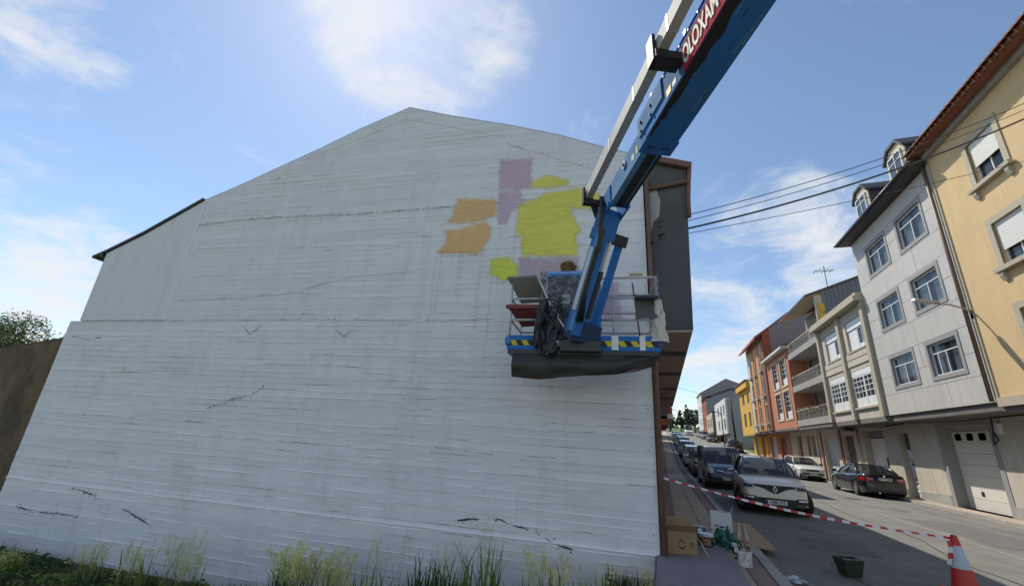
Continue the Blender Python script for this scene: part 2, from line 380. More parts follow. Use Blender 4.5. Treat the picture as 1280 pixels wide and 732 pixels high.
# ---------------------------------------------------------------- facade tools (local x: into the house, y: along the street, z: up)
def facade(root, s0, s1, z0, z1, ops, mat, x=0., reveal=.2, dep=9., name='wall', back=True, ends=True, top=True):
    mb = MB()
    ys = sorted({s0, s1, *[a for o in ops for a in o[:2]]}); zs = sorted({z0, z1, *[a for o in ops for a in o[2:4]]})
    for a, b in zip(ys, ys[1:]):
        for c, d in zip(zs, zs[1:]):
            m_, n_ = (a + b) / 2, (c + d) / 2
            if any(o[0] < m_ < o[1] and o[2] < n_ < o[3] for o in ops): continue
            mb.add([(x, a, c), (x, a, d), (x, b, d), (x, b, c)], [(0, 1, 2, 3)])
    for a, b, c, d in [o[:4] for o in ops]:
        r = x + reveal
        mb.add([(x, a, c), (x, a, d), (x, b, d), (x, b, c), (r, a, c), (r, a, d), (r, b, d), (r, b, c)], [(0, 4, 5, 1), (1, 5, 6, 2), (2, 6, 7, 3), (3, 7, 4, 0)])
    if ends:
        for s_ in (s0, s1): mb.add([(x, s_, z0), (x + dep, s_, z0), (x + dep, s_, z1), (x, s_, z1)], [(0, 1, 2, 3)])
    if top: mb.add([(x, s0, z1), (x + dep, s0, z1), (x + dep, s1, z1), (x, s1, z1)], [(0, 1, 2, 3)])
    if back: mb.add([(x, s0, z0), (x + dep, s0, z0), (x + dep, s1, z0), (x, s1, z0)], [(0, 1, 2, 3)])
    mb.add([(x + dep, s0, z0), (x + dep, s1, z0), (x + dep, s1, z1), (x + dep, s0, z1)], [(0, 1, 2, 3)])
    return mb.build(name, mat, root, fix=False)
_cache = {}
def frame_mesh(w, h, bars, fr=.055, mat=None, bar=.035):
    # outer frame butted, bars a little less deep
    k = ('f', round(w, 3), round(h, 3), tuple(bars), fr, mat.name, bar)
    if k in _cache: return _cache[k]
    mb = MB()
    mb.box(0, .06, 0, fr, 0, h).box(0, .06, w - fr, w, 0, h).box(0, .06, fr, w - fr, 0, fr).box(0, .06, fr, w - fr, h - fr, h)
    for o, p, a, b in bars:   # ('v', y fraction, z from, z to) or ('h', z fraction, y from, y to)
        if o == 'v': mb.box(.004, .055, w * p - bar / 2, w * p + bar / 2, max(fr, h * a), min(h - fr, h * b))
        else: mb.box(.007, .052, max(fr, w * a), min(w - fr, w * b), h * p - bar / 2, h * p + bar / 2)
    _cache[k] = mb.mesh('window', mat); return _cache[k]
def pane_mesh(w, h, mat):
    k = ('p', round(w, 3), round(h, 3), mat.name)
    if k not in _cache: _cache[k] = MB().add([(0, 0, 0), (0, 0, h), (0, w, h), (0, w, 0)], [(0, 1, 2, 3)]).mesh('pane', mat, fix=False)
    return _cache[k]
def window(root, s0, s1, z0, z1, x, bars=(), mat=None, glass=None, curtain=0., panel=0., rooms=True, fr=.055, cells=None, label=None):
    """frame with its panes as sub-parts; a room box and curtain behind it; 'panel' = opaque foot of a French window"""
    mat = mat or m_white; glass = glass or m_glass
    w, h = s1 - s0, z1 - z0
    f = link('window', frame_mesh(w, h, bars, fr, mat), root, (x, s0, z0))
    if label: f['label'] = label
    zp = h * panel
    cells = cells or [(0, 1, 0, 1)]
    for a, b, c, d in cells:
        p0, p1, q0, q1 = max(fr, a * w), min(w - fr, b * w), max(fr, c * h, zp), min(h - fr, d * h)
        link('pane', pane_mesh(p1 - p0, q1 - q0, glass), f, (.03, p0, q0))
    if panel:
        pb = MB()
        for i in range(2): pb.box(.012, .035, fr + .01 + i * (w / 2 - fr), w / 2 - .02 + i * (w / 2 - fr), fr, zp - .02)
        pb.build('foot_panel', mat, f)
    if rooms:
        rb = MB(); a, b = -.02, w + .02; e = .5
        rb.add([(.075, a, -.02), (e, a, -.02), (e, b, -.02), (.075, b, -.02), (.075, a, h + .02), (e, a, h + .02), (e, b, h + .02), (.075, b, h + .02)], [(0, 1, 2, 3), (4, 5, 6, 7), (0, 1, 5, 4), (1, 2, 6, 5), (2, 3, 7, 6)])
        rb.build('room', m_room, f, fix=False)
    if curtain:
        n_ = 14; cb = MB()
        cw = w * curtain
        for side in (0, 1):
            rows = []
            for zz in (0.02, h - .03):
                rows.append([(.13 + .025 * math.sin(k * 2.1), (fr + cw / 2 * k / n_) if side == 0 else (w - fr - cw / 2 * k / n_), zz) for k in range(n_ + 1)])
            cb.grid(rows)
        cb.build('curtain', m_curt, f, smooth=True, fix=False)
    return f
def grid_bars(nv, nh, z0=0.):
    return [('v', (i + 1) / nv, z0, 1) for i in range(nv - 1)] + [('h', z0 + (1 - z0) * (i + 1) / nh, 0, 1) for i in range(nh - 1)]
def grid_cells(nv, nh, z0=0.):
    return [(i / nv, (i + 1) / nv, z0 + (1 - z0) * j / nh, z0 + (1 - z0) * (j + 1) / nh) for i in range(nv) for j in range(nh)]
def bx(root, name, mat, x0, x1, y0, y1, z0, z1, parent=None):
    return MB().box(x0, x1, y0, y1, z0, z1).build(name, mat, parent or root)
def surround(root, s0, s1, z0, z1, x, w, proud, mat, name='window_surround', sill=0):
    mb = MB()
    mb.box(x - proud, x + .02, s0 - w, s0, z0 - w, z1 + w).box(x - proud, x + .02, s1, s1 + w, z0 - w, z1 + w).box(x - proud, x + .02, s0, s1, z1, z1 + w)
    if not sill: mb.box(x - proud, x + .02, s0, s1, z0 - w, z0)
    else: mb.box(x - proud - sill, x + .02, s0, s1, z0 - w * .7, z0)
    return mb.build(name, mat, root)
def garage(root, s0, s1, z0, z1, x, n, mat, panes=0, label=None):
    d = link('garage_door', None, root, (0, 0, 0))
    if label: d['label'] = label
    h = (z1 - z0) / n
    me = MB().box(x, x + .05, s0, s1, .006, h - .003).mesh('door_panel', mat)
    for i in range(n): link('door_panel', me, d, (0, 0, z0 + i * h))
    w = s1 - s0
    for i in range(panes):
        c = s0 + w * (.13 + .74 * i / (panes - 1)) if panes > 1 else s0 + w / 2
        mb = MB(); pw, ph = .19, .13; zc_ = z0 + (n - .5) * h
        mb.add([(x - .012, c + pw * sx, zc_ + ph * sz) for sx, sz in ((-1, -.7), (-.8, -1), (.8, -1), (1, -.7), (1, .7), (.8, 1), (-.8, 1), (-1, .7))], [tuple(range(8))])
        mb.prism([(x - .012, c + pw * sx, zc_ + ph * sz) for sx, sz in ((-1, -.7), (-.8, -1), (.8, -1), (1, -.7), (1, .7), (.8, 1), (-.8, 1), (-1, .7))], (.011, 0, 0))
        mb.build('pane', m_glassd, d)
    return d
def pipe(root, pts, r, mat, name='drain_pipe'): return MB().tube(pts, r, 8).build(name, mat, root, smooth=True)
XF, XG = 9.79, 1.1       # upper facade, setback of the ground floors
Z0, ZU = .115, 3.59
def house(name, label, y0):
    return T(name, label, 'house', (XF, y0, 0))
# --- the yellow house at the right edge
r = house('yellow_house', 'yellow rendered house with red tiled eave at the right edge', 7.0)
L = 10.17
ops = [(a - 7, b - 7, c, d) for a, b in ((14.15, 15.35), (10.85, 12.05)) for c, d in ((10.05, 11.45), (7.35, 8.65), (4.7, 6.0))]
facade(r, 0, L, ZU, 12.45, ops, m_yel)
for o in ops:
    surround(r, *o, 0, .2, .035, m_stone)
    bx(r, 'sill', m_stone, -.16, -.036, o[0] - .28, o[1] + .28, o[2] - .2, o[2] - .08)
    for q in (o[0] - .17, o[1] + .01):
        MB().prism([(-.12, q, o[2] - .21), (-.12, q, o[2] - .32), (-.06, q, o[2] - .47), (-.001, q, o[2] - .47), (-.001, q, o[2] - .21)], (0, .15, 0)).build('corbel', m_stone, r)
    window(r, *o, .1, [('v', .5, 0, 1)], cells=[(0, .5, 0, 1), (.5, 1, 0, 1)], curtain=.5)
    sh = link('roller_shutter', None, r)
    drop = .62 if o[2] > 9 else .7
    h_ = o[3] - o[2]; n_ = int(h_ * drop / .055)
    ms = MB().box(.045, .075, o[0] + .03, o[1] - .03, 0, .05).mesh('slat', m_shut)
    for i in range(n_): link('slat', ms, sh, (0, 0, o[3] - (i + 1) * .055))
bx(r, 'band_course', m_stone, -.10, .05, 0, L, ZU - .16, ZU + .1)
bx(r, 'eave_moulding', m_conc, -.16, .05, 0, L + .05, 12.28, 12.46)
MB().prism([(-.55, 0, 12.47), (-.55, 0, 12.55), (5.5, 0, 15.3), (9, 0, 15.3), (9, 0, 12.47)], (0, L + .1, 0)).build('roof', m_tile, r)
tm = MB()
for k in range(7):
    a = math.pi * k / 6
    tm.v += [(x_, .115 * math.cos(a), .07 * math.sin(a) + (x_ + .68) * .45) for x_ in (-.68, -.1)]
tm.f = [(2 * k, 2 * k + 2, 2 * k + 3, 2 * k + 1) for k in range(6)] + [(0, 2, 4, 6, 8, 10, 12)]; tm.mi = [0] * 7
tme = tm.mesh('roof_tile', m_tile, smooth=40)
for i in range(43): link('roof_tile', tme, r, (0, .1 + i * .24, 12.50))
for i in range(43): link('roof_tile', tme, r, (.12, .22 + i * .24, 12.40))
MB().box(-.04, .1, L - .0, L + .14, ZU, 12.3).build('corner_strip', m_stone, r)
pipe(r, [(-.1, L + .2, 12.4), (-.1, L + .2, 3.6)], .06, M('brown_pipe', (.16, .11, .08), .5))
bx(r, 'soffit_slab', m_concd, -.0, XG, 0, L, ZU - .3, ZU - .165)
g_ops = [(.6, 3.2, Z0, 2.7), (7.3, 9.5, 1.25, 2.85)]
facade(r, 0, L + .1, Z0, ZU - .301, g_ops, m_conc, XG)
window(r, *g_ops[1], XG + .1, [('v', .5, 0, 1), ('h', .5, 0, 1)], cells=grid_cells(2, 2))
bx(r, 'sill', m_white, XG - .18, XG - .01, 7.2, 9.6, 1.1, 1.24)
garage(r, *g_ops[0], XG + .15, 6, m_garage)
bx(r, 'meter_box', m_white, XG - .12, XG - .01, 9.0, 9.5, .6, 1.0)

# --- the grey stone-clad house
r = house('grey_house', 'pale grey stone-clad house with two dormers and six white windows', 17.2)
L = 7.08
wy = [(1.15, 2.92), (4.0, 5.8)]; wz = [(4.75, 5.93), (7.30, 8.55), (9.93, 11.22)]
ops = [(a, b, c, d) for a, b in wy for c, d in wz]
facade(r, 0, L, ZU, 12.1, ops, m_joint, .03)
zs = [ZU, 4.45, 5.2, 6.1, 7.05, 7.9, 8.75, 9.7, 10.6, 11.4, 12.1]
cols = sorted({0, L, *[a for o in wy for a in o]})
pcache = {}
for c, d in zip(zs, zs[1:]):
    # split the course round the windows it meets
    segs = [(0, 2.3), (2.3, 4.7), (4.7, L)] if int(c * 7) % 2 else [(0, 3.45), (3.45, L)]
    todo = []
    for a, b in segs:
        parts = [(a, b, c, d)]
        for o in ops:
            nxt = []
            for p in parts:
                if o[0] >= p[1] or o[1] <= p[0] or o[2] >= p[3] or o[3] <= p[2]: nxt.append(p); continue
                if o[0] > p[0]: nxt.append((p[0], o[0], p[2], p[3]))
                if o[1] < p[1]: nxt.append((o[1], p[1], p[2], p[3]))
                m0, m1 = max(o[0], p[0]), min(o[1], p[1])
                if o[3] < p[3]: nxt.append((m0, m1, o[3], p[3]))
                if o[2] > p[2]: nxt.append((m0, m1, p[2], o[2]))
            parts = nxt
        todo += parts
    for a, b, e, f in todo:
        if b - a < .02 or f - e < .02: continue
        w, h = b - a - .012, f - e - .014
        k = (round(w, 3), round(h, 3))
        if k not in pcache: pcache[k] = MB().box(0, .05, 0, w, 0, h).mesh('cladding_panel', m_grey)
        link('cladding_panel', pcache[k], r, (random.uniform(-.003, .003), a + .006, e + .007))
wb = [('h', .7, 0, 1), ('v', .5, 0, .7)]
for o in ops:
    surround(r, *o, -.003, .15, .02, m_greyd)
    window(r, *o, .07, wb + ([('v', .78, 0, .7)] if o[0] < 2 and o[2] < 6 else []), cells=[(0, 1, .7, 1), (0, .5, 0, .7), (.5, 1, 0, .7)], curtain=.75)
    sm = MB().box(.02, .06, o[0] + .02, o[1] - .02, 0, .045).mesh('slat', m_curt)
bx(r, 'eave_board', m_slate, -.55, 1.0, -.02, L + .25, 12.12, 12.26)
pipe(r, [(-.6, -.05, 12.2), (-.6, L + .3, 12.2)], .07, m_black, 'gutter')
MB().prism([(-.5, 0, 12.27), (1.6, 0, 14.3), (5, 0, 15.2), (9, 0, 14), (9, 0, 12.27)], (0, L + .1, 0)).build('roof', m_slate, r)
for c in (1.75, 5.1):
    d = link('dormer', None, r, (0, c, 0))
    w = .72
    MB().prism([(.0, -w, 12.5), (.0, w, 12.5), (.0, w, 13.75), (.0, 0.35, 14.15), (.0, -.35, 14.15), (.0, -w, 13.75)], (2.4, 0, 0)).build('cheek', m_cream, d)
    MB().prism([(-.1, -w - .1, 13.72), (-.1, -w - .06, 13.84), (-.1, -.4, 14.29), (-.1, .4, 14.29), (-.1, w + .06, 13.84), (-.1, w + .1, 13.72), (-.1, w, 13.76), (-.1, .36, 14.17), (-.1, -.36, 14.17), (-.1, -w, 13.76)], (2.6, 0, 0)).build('dormer_roof', m_slate, d)
    for s_ in (-1, 1): MB().box(.05, 2.4, s_ * (w + .002) - .01, s_ * (w + .002) + .01, 12.4, 13.74).build('slate_side', m_slate, d)
    f = link('window', frame_mesh(1.0, 1.05, (('v', .5, 0, 1), ('h', .68, 0, 1)), .055, m_white, .035), d, (-.07, -.5, 12.72))
    MB().add([(-.001, .05, .05), (-.001, .95, .05), (-.001, .95, 1.0), (-.001, .05, 1.0)], [(0, 1, 2, 3)]).build('pane', m_glassd, f).location = (.03, 0, 0)
# ground floor of the grey house
g = [(2.65, 6.05, Z0, 3.28)]
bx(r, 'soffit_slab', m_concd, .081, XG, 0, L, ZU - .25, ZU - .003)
facade(r, .0, L, Z0, ZU - .251, g, m_beige, XG, .45)
MB().box(XG - .035, XG - .001, 0, 2.645, Z0, .5).build('plinth', m_conc, r); MB().box(XG - .035, XG - .001, 6.06, L, Z0, .5).build('plinth', m_conc, r)
MB().box(XG - .02, XG + .44, 2.652, 2.89, Z0, 3.1).box(XG - .02, XG + .44, 5.81, 6.048, Z0, 3.1).box(XG - .02, XG + .44, 2.652, 6.048, 3.101, 3.279).build('door_surround', m_greyd, r)
garage(r, 2.895, 5.805, Z0, 2.92, XG + .36, 7, m_garage, 4, 'cream sectional garage door with four small dark panes')
bx(r, 'door_header', m_conc, XG + .34, XG + .4, 2.895, 5.805, 2.93, 3.1)
bx(r, 'keypad', m_black, XG + .345, XG + .359, 4.75, 4.9, .62, .78)
bx(r, 'meter_box', m_white, XG - .1, XG - .001, 2.2, 2.45, 2.75, 3.1)
pipe(r, [(XG - .14, 2.35, 3.3), (XG - .16, 2.38, 2.9), (XG - .15, 2.5, 2.62), (XG - .2, 2.45, 2.4), (XG - .14, 2.3, 2.55), (XG - .16, 2.36, 2.8)], .025, m_black, 'cable_loop')
pipe(r, [(.6, -.02, 3.25), (.6, L / 2, 3.2), (.6, L, 3.28)], .03, m_black, 'cable_run')

# --- the beige house with pilasters
r = house('beige_house', 'beige two-storey-over-garage house with white galleried windows', 24.3)
L = 6.95
up = [(.6, 2.75), (3.8, 5.95)]
lo = [(.45, 3.1), (3.65, 6.35)]
ops = [(a, b, 7.0, 8.6) for a, b in up] + [(a, b, 4.15, 6.0) for a, b in lo]
facade(r, 0, L, ZU, 9.1, ops, m_beige, .0, .3)
for a in (0.0, 3.22, 6.6): bx(r, 'pilaster', m_stone, -.16, -.001, a, a + .33, ZU, 9.1)
for i, z in enumerate((6.25, 6.6)): bx(r, 'band_course', m_beige, -.05, -.002, .335, 3.215, z, z + .3), bx(r, 'band_course', m_beige, -.05, -.002, 3.555, 6.595, z, z + .3)
bx(r, 'cornice', m_stone, -.42, .1, -.03, L + .05, 9.12, 9.38)
bx(r, 'parapet', m_stone, -.3, .1, -.02, L + .04, 9.385, 9.55)
for a, b, c, d in ops[:2]:
    bx(r, 'shutter_box', m_white, .06, .2, a + .01, b - .01, 8.12, 8.59)
    window(r, a + .04, a + 1.02, c + .02, 8.1, .1, [('v', .5, .22, 1), ('h', .22, 0, 1)], panel=.22, cells=[(0, .5, .22, 1), (.5, 1, .22, 1)], curtain=.3)
    sh = link('roller_shutter', None, r)
    ms = MB().box(.1, .14, a + 1.06, b - .04, 0, .065).mesh('slat', m_white)
    for i in range(15): link('slat', ms, sh, (0, 0, c + .03 + i * .07))
    bx(r, 'sill', m_stone, -.08, .05, a - .05, b + .05, c - .09, c - .002)
for a, b, c, d in ops[2:]:
    w = (b - a) / 2
    for k in range(2):
        window(r, a + k * w + .01, a + (k + 1) * w - .01, c + .01, d - .3, .02, grid_bars(3, 4, .32), panel=.32, cells=grid_cells(3, 4, .32), curtain=.5, fr=.06)
    bx(r, 'shutter_box', m_white, .01, .2, a + .01, b - .01, d - .285, d - .01)
    bx(r, 'sill', m_stone, -.1, .05, a - .05, b + .05, c - .1, c - .002)
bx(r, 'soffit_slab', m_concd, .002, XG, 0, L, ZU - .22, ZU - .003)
g = [(3.7, 6.3, Z0, 3.15), (1.3, 2.3, Z0, 2.95)]
facade(r, 0, L, Z0, ZU - .221, g, m_beiged, XG, .4)
garage(r, 3.75, 6.25, Z0, 2.76, XG + .32, 1, m_garage, 0, 'plain white metal garage door')
vg = link('vent_grille', None, r)
vm = MB().box(XG + .3, XG + .34, 0, .1, 2.8, 3.12).mesh('slat', m_galv)
for i in range(14): link('slat', vm, vg, (0, 3.77 + i * .178, 0))
bx(r, 'grille_back', m_room, XG + .36, XG + .38, 3.75, 6.25, 2.77, 3.14)
bx(r, 'hatch', m_dark, XG + .3, XG + .319, 4.4, 4.65, 1.35, 1.8)
dd = bx(r, 'door', m_white, XG + .26, XG + .3, 1.33, 2.27, Z0, 2.2)
for k in range(5):
    pts = [(XG + .245, 1.45 + .32 * (1 + math.sin(t * 1.1 + k)) , .35 + k * .36 + .03 * t) for t in range(11)]
    MB().tube(pts, .025, 6).build('scroll_ironwork', m_black if k % 2 else m_white, dd)
bx(r, 'fanlight', m_glassd, XG + .26, XG + .3, 1.33, 2.27, 2.24, 2.93)
for q in ((0, 1.25), (2.35, 3.65), (6.35, L)): bx(r, 'plinth', m_conc, XG - .03, XG - .001, q[0], q[1], Z0, .45)
pipe(r, [(XG - .08, 6.75, 3.3), (XG - .08, 6.75, .15)], .045, m_beiged)
pipe(r, [(.5, 0, 3.28), (.5, 2.2, 3.2), (.5, 4.4, 3.3), (.5, 5.4, 3.18), (.5, 6.9, 3.3)], .035, m_black, 'cable_run')
lampb = MB().box(.15, .75, 5.75, 6.3, 3.12, 3.3).build('junction_box', m_dark, r)
pipe(r, [(-.1, L - .02, 9.3), (-.1, L - .02, 3.5)], .05, m_conc)

# --- the house with three balconies
r = house('balcony_house', 'grey house with three stacked balconies and blue-grey metal side', 31.4)
L = 6.9; XB = 1.5
ops = [(1.2, 2.3, 4.1, 6.2), (3.6, 5.3, 4.1, 6.2), (1.2, 2.9, 6.5, 8.7), (3.8, 5.2, 6.5, 8.7), (1.0, 2.4, 9.9, 10.9), (4.0, 5.0, 9.9, 10.9)]
facade(r, 0, L, ZU, 11.9, ops, m_conc, XB, .15, top=False)
for o in ops: window(r, *o, XB + .08, [('v', .5, 0, 1)], glass=m_glassd, cells=[(0, .5, 0, 1), (.5, 1, 0, 1)], rooms=False)
for i, o in enumerate(ops[:4]):
    if i % 2: bx(r, 'roller_shutter', m_shut, XB + .02, XB + .07, o[0] + .02, o[1] - .02, o[2] + .8, o[3] - .02)
rail_bar = MB().box(-.02, .02, -.02, .02, 0, .62).mesh('baluster', m_conc)
for k, z in enumerate((3.62, 6.1, 8.6)):
    b = link('balcony', None, r)
    bx(r, 'slab', m_conc, -.05, XB - .001, -.0, L - .05, z, z + .42, b)
    bx(r, 'handrail', m_conc, -.03, .05, -.02, L - .03, z + 1.06, z + 1.14, b)
    for i in range(26):
        y = .12 + i * .26
        link('baluster', rail_bar, b, (.01, y, z + .43))
    for i in range(9):
        mb = MB(); c = (.01, .45 + i * .74, z + .76); mb.tube([(c[0], c[1] + .14 * math.cos(t), c[2] + .2 * math.sin(t)) for t in [i2 * .785 for i2 in range(8)]] , .018, 5); mb.build('ring_ornament', m_conc, b)
    for i in range(6 if k == 0 else 2):
        pl = MB()
        c = Vector((.0, .7 + i * (1.0 if k == 0 else 5.2), z + 1.05))
        for q in range(26):
            u = Vector((random.uniform(-1, 1), random.uniform(-1, 1), random.uniform(-1, .8))) * .2
            t1 = Vector((random.uniform(-1, 1), random.uniform(-1, 1), random.uniform(-1, 1))) * .08; t2 = t1.orthogonal().normalized() * .06
            pl.add([c + u, c + u + t1 + t2, c + u + 2 * t1, c + u + t1 - t2], [(0, 1, 2, 3)])
        pl.build('balcony_plant', M('plant', (.16, .17, .06) if k else (.2, .15, .08), .8), b)
for a in (0, ):   # near flank wall of the loggia with yellow paint strips
    bx(r, 'flank_wall', m_cream, .25, XB - .002, -.02, .12, ZU, 11.75)
    bx(r, 'yellow_strip', m_cream, .2, .249, -.015, .115, 9.4, 11.7)
    bx(r, 'yellow_strip', m_yel2, .2, .249, -.015, .115, 6.9, 8.4)
    bx(r, 'yellow_strip', m_yel2, .2, .249, -.015, .115, 4.6, 6.0)
MB().prism([(-.35, -.1, 11.62), (-.35, -.1, 11.74), (3.3, -.1, 13.12), (5, -.1, 13.5), (9.6, -.1, 13.3), (9.6, -.1, 13.2), (5, -.1, 13.38), (3.3, -.1, 12.98)], (0, L + .25, 0)).build('roof', M('brown_roof', (.13, .07, .06), .7), r)
d_top = lambda x: (11.6 + (x + .35) * .376 if x < 3.3 else (12.97 + (x - 3.3) * .235 if x < 5 else 13.37 - (x - 5) * .04))
mb = MB()
for i in range(34):
    x0 = .9 + i * .25
    mb.prism([(x0, -.06, 9.2), (x0, -.06, d_top(x0)), (x0 + .125, -.06, d_top(x0 + .125)), (x0 + .125, -.06, 9.2)], (0, .05, 0))
mb.prism([(.62, -.03, 9.2), (.62, -.03, d_top(.62)), (3.3, -.03, d_top(3.3)), (5, -.03, d_top(5)), (9.5, -.03, d_top(9.5)), (9.5, -.03, 9.2)], (0, .029, 0))
mb.build('ribbed_cladding', m_metal, r)
for z in (9.95, 10.6): bx(r, 'yellow_panel', m_yel2, .34, .7, -.075, -.035, z, z + .55)
MB().prism([(-.31, .0, 11.60), (-.31, .0, 11.615), (1.48, .0, 12.295), (1.48, .0, 12.24)], (0, L, 0)).build('eave_soffit', m_cream, r)
MB().tube([(-.3, L + .1, 11.7), (-.25, L + .12, 11.4), (.9, L + .12, 11.1), (1.3, L + .1, 10.5), (1.3, L + .1, 4)], .05, 6).build('drain_pipe', m_conc, r)
an = MB().tube([(2.2, 3.2, 13), (2.2, 3.2, 15.0)], .025, 6)
for k in range(5): an.bar((1.6 + .25 * k, 2.8, 14.6 + .05 * (k % 2)), (1.6 + .25 * k, 3.6, 14.6 + .05 * (k % 2)), .025, .025)
an.bar((1.5, 3.2, 14.6), (2.8, 3.2, 14.6), .03, .03); an.build('aerial', m_dark, r)
bx(r, 'soffit_slab', m_concd, .0, XG + .5, 0, L, ZU - .2, ZU - .003)
g = [(3.4, 5.9, Z0, 3.0), (.5, 2.2, Z0, 2.95)]
facade(r, 0, L, Z0 - .1, ZU - .201, g, m_beiged, XG, .3)
garage(r, 3.42, 5.88, Z0, 2.98, XG + .25, 3, m_garageb, 0, 'pale blue-white sliding garage door')
dd = bx(r, 'door', m_brown, XG + .2, XG + .25, .52, 2.18, Z0, 2.93)
for a in (.6, 1.45):
    for z in (1.0, 1.95): bx(r, 'pane', m_glassd, XG + .18, XG + .199, a, a + .6, z, z + .85, dd)
for a in (2.4, 6.1): bx(r, 'pillar', m_brown, XG - .06, XG - .001, a, a + .3, Z0, 3.3)

# --- the salmon house
def plain_house(name, label, y0, L, z1, wall, cols, rows, winstyle=0, base=0., surr=None, ground=m_beiged, zu=ZU, x=0., g=None):
    r = house(name, label, y0)
    zb = prof(y0 + L / 2)
    ops = [(a, b, c, d) for a, b in cols for c, d in rows]
    facade(r, 0, L, zu, z1, ops, wall, x, .18)
    for o in ops:
        if winstyle == 0: window(r, *o, x + .08, grid_bars(2, 4, .28), panel=.28, cells=grid_cells(2, 4, .28), rooms=True, fr=.08)
        else: window(r, *o, x + .08, [('v', .5, 0, 1)], glass=m_glassd, cells=[(0, .5, 0, 1), (.5, 1, 0, 1)], rooms=False)
        if surr: surround(r, *o, x, .16, .05, surr)
    if ground:
        bx(r, 'soffit_slab', m_concd, x + .001, x + XG, 0, L, zu - .15, zu - .003)
        g = g if g is not None else [(L * .15, L * .4, zb + Z0, zb + 2.5), (L * .55, L * .85, zb + Z0, zb + 2.6)]
        facade(r, 0, L, zb - .6, zu - .151, g, ground, x + XG, .3)
        for i, o in enumerate(g):
            if i % 2: garage(r, *o, x + XG + .25, 4, m_garageb)
            else: bx(r, 'door', m_brown, x + XG + .2, x + XG + .25, *o)
    return r
r = plain_house('salmon_house', 'salmon-orange rendered house with white French windows and pale gutter', 38.6, 7.2, 9.6, m_salm, [(.8, 2.6), (3.5, 5.3)], [(4.35, 6.45), (6.95, 9.05)], 0, surr=m_cream, ground=m_cream,
                g=[(3.9, 5.3, .2, 3.1), (.5, 1.4, 1.6, 3.1), (1.7, 2.6, 1.6, 3.1)])
MB().box(-.45, .2, -.1, 7.25, 9.62, 9.86).build('gutter_cornice', m_farwhite, r)
MB().prism([(-.5, -.05, 9.87), (5, -.05, 11.5), (9, -.05, 11), (9, -.05, 9.87)], (0, 7.3, 0)).build('roof', m_tile, r)
for o in ((.5, 1.4), (1.7, 2.6)): bx(r, 'pane', m_glassd, XG + .22, XG + .26, o[0], o[1], 1.6, 3.1)
# --- the tall orange and cream house
r = plain_house('tall_orange_house', 'tall narrow orange and cream striped house with red verge and mauve metal side', 46.0, 9.2, 12.6, m_cream, [(1.3, 2.3), (4.1, 5.1), (6.6, 7.8)], [(4.3, 6.0), (6.9, 8.5), (9.3, 10.9)], 1, ground=m_salm)
for a, b in ((2.55, 3.85), (5.35, 6.4)): bx(r, 'orange_band', m_orange, -.08, -.002, a, b, ZU, 11.8)
bx(r, 'brown_band', m_brown, -.1, -.002, .05, 1.05, ZU, 12.3)
for z in (4.2, 6.8, 9.2):
    for a in (1.2, 4.0, 6.5): bx(r, 'window_balcony', m_conc, -.3, -.002, a, a + 1.2, z - .18, z + .02)
MB().prism([(-.75, -.1, 12.05), (-.75, -.1, 12.3), (.6, -.1, 13.3), (2.4, -.1, 14.72), (4, -.1, 14.9), (9.2, -.1, 14.6), (9.2, -.1, 14.5), (4, -.1, 14.78), (2.4, -.1, 14.6), (.6, -.1, 13.16)], (0, 9.4, 0)).build('roof', m_redw, r)
MB().prism([(0, -.06, 9), (.6, -.06, 9), (.6, -.06, 13.1), (0, -.06, 12.62)], (0, .058, 0)).build('flank_render', m_redw, r)
mb = MB()
f_top = lambda x: (13.14 + (x - .6) * .8 if x < 2.4 else (14.58 + (x - 2.4) * .11 if x < 4 else 14.76 - (x - 4) * .05))
for i in range(32):
    x0 = .64 + i * .26
    mb.prism([(x0, -.07, 9.0), (x0, -.07, f_top(x0)), (x0 + .13, -.07, f_top(x0 + .13)), (x0 + .13, -.07, 9.0)], (0, .06, 0))
mb.prism([(.61, -.035, 9)] + [(x, -.035, f_top(x)) for x in (.61, 2.4, 4, 9.0)] + [(9.0, -.035, 9)], (0, .03, 0)); mb.build('ribbed_cladding', m_purp, r)
# --- strong yellow house
r = plain_house('small_yellow_house', 'strong yellow house at the end of the near row', 55.4, 7.4, 9.2, m_yel2, [(.9, 2.2), (3.9, 5.4)], [(4.3, 5.9), (6.9, 8.3)], 1, ground=m_yel2, zu=3.4)
MB().box(-.35, .2, -.06, 7.45, 8.6, 9.3).build('parapet_box', m_yel2, r)
MB().box(-.45, .3, -.1, 7.5, 9.31, 9.45).build('roof_edge', m_slate, r)
# --- far houses up the hill
r = plain_house('white_corner_house', 'white house with big blank grey side wall up the hill', 76.5, 15, 9.4, m_farwhite, [(1.5, 3.2), (5, 6.7), (9, 10.7)], [(4.6, 6.3), (7, 8.5)], 1, ground=m_beiged, zu=4.0)
MB().prism([(0.3, -.08, .5), (0.3, -.08, 9.2), (4.5, -.08, 10.8), (13, -.08, 11.6), (13, -.08, .5)], (0, .07, 0)).build('side_wall', m_fargrey, r)
MB().prism([(.0, 0, 9.41), (4.5, 0, 10.85), (13, 0, 11.7), (13, 0, 9.41)], (0, 15, 0)).build('roof', m_fargrey, r)
r = plain_house('brown_house', 'low brown and white house beside the white corner house', 92.5, 12, 8.2, m_cream, [(1.5, 3), (5, 6.5), (8.5, 10)], [(5.4, 7.2)], 1, ground=m_brown, zu=4.6, x=-.4)
MB().box(-.42, 8, -.05, -.002, 4.2, 8.4).build('grey_side', m_concd, r)
r = plain_house('red_house', 'narrow red fronted house with blue-grey metal side far up the street', 106.5, 10, 12.6, m_redw, [(1.5, 3), (6, 7.5)], [(6.5, 8.2), (9.5, 11)], 1, ground=m_conc, zu=5.4)
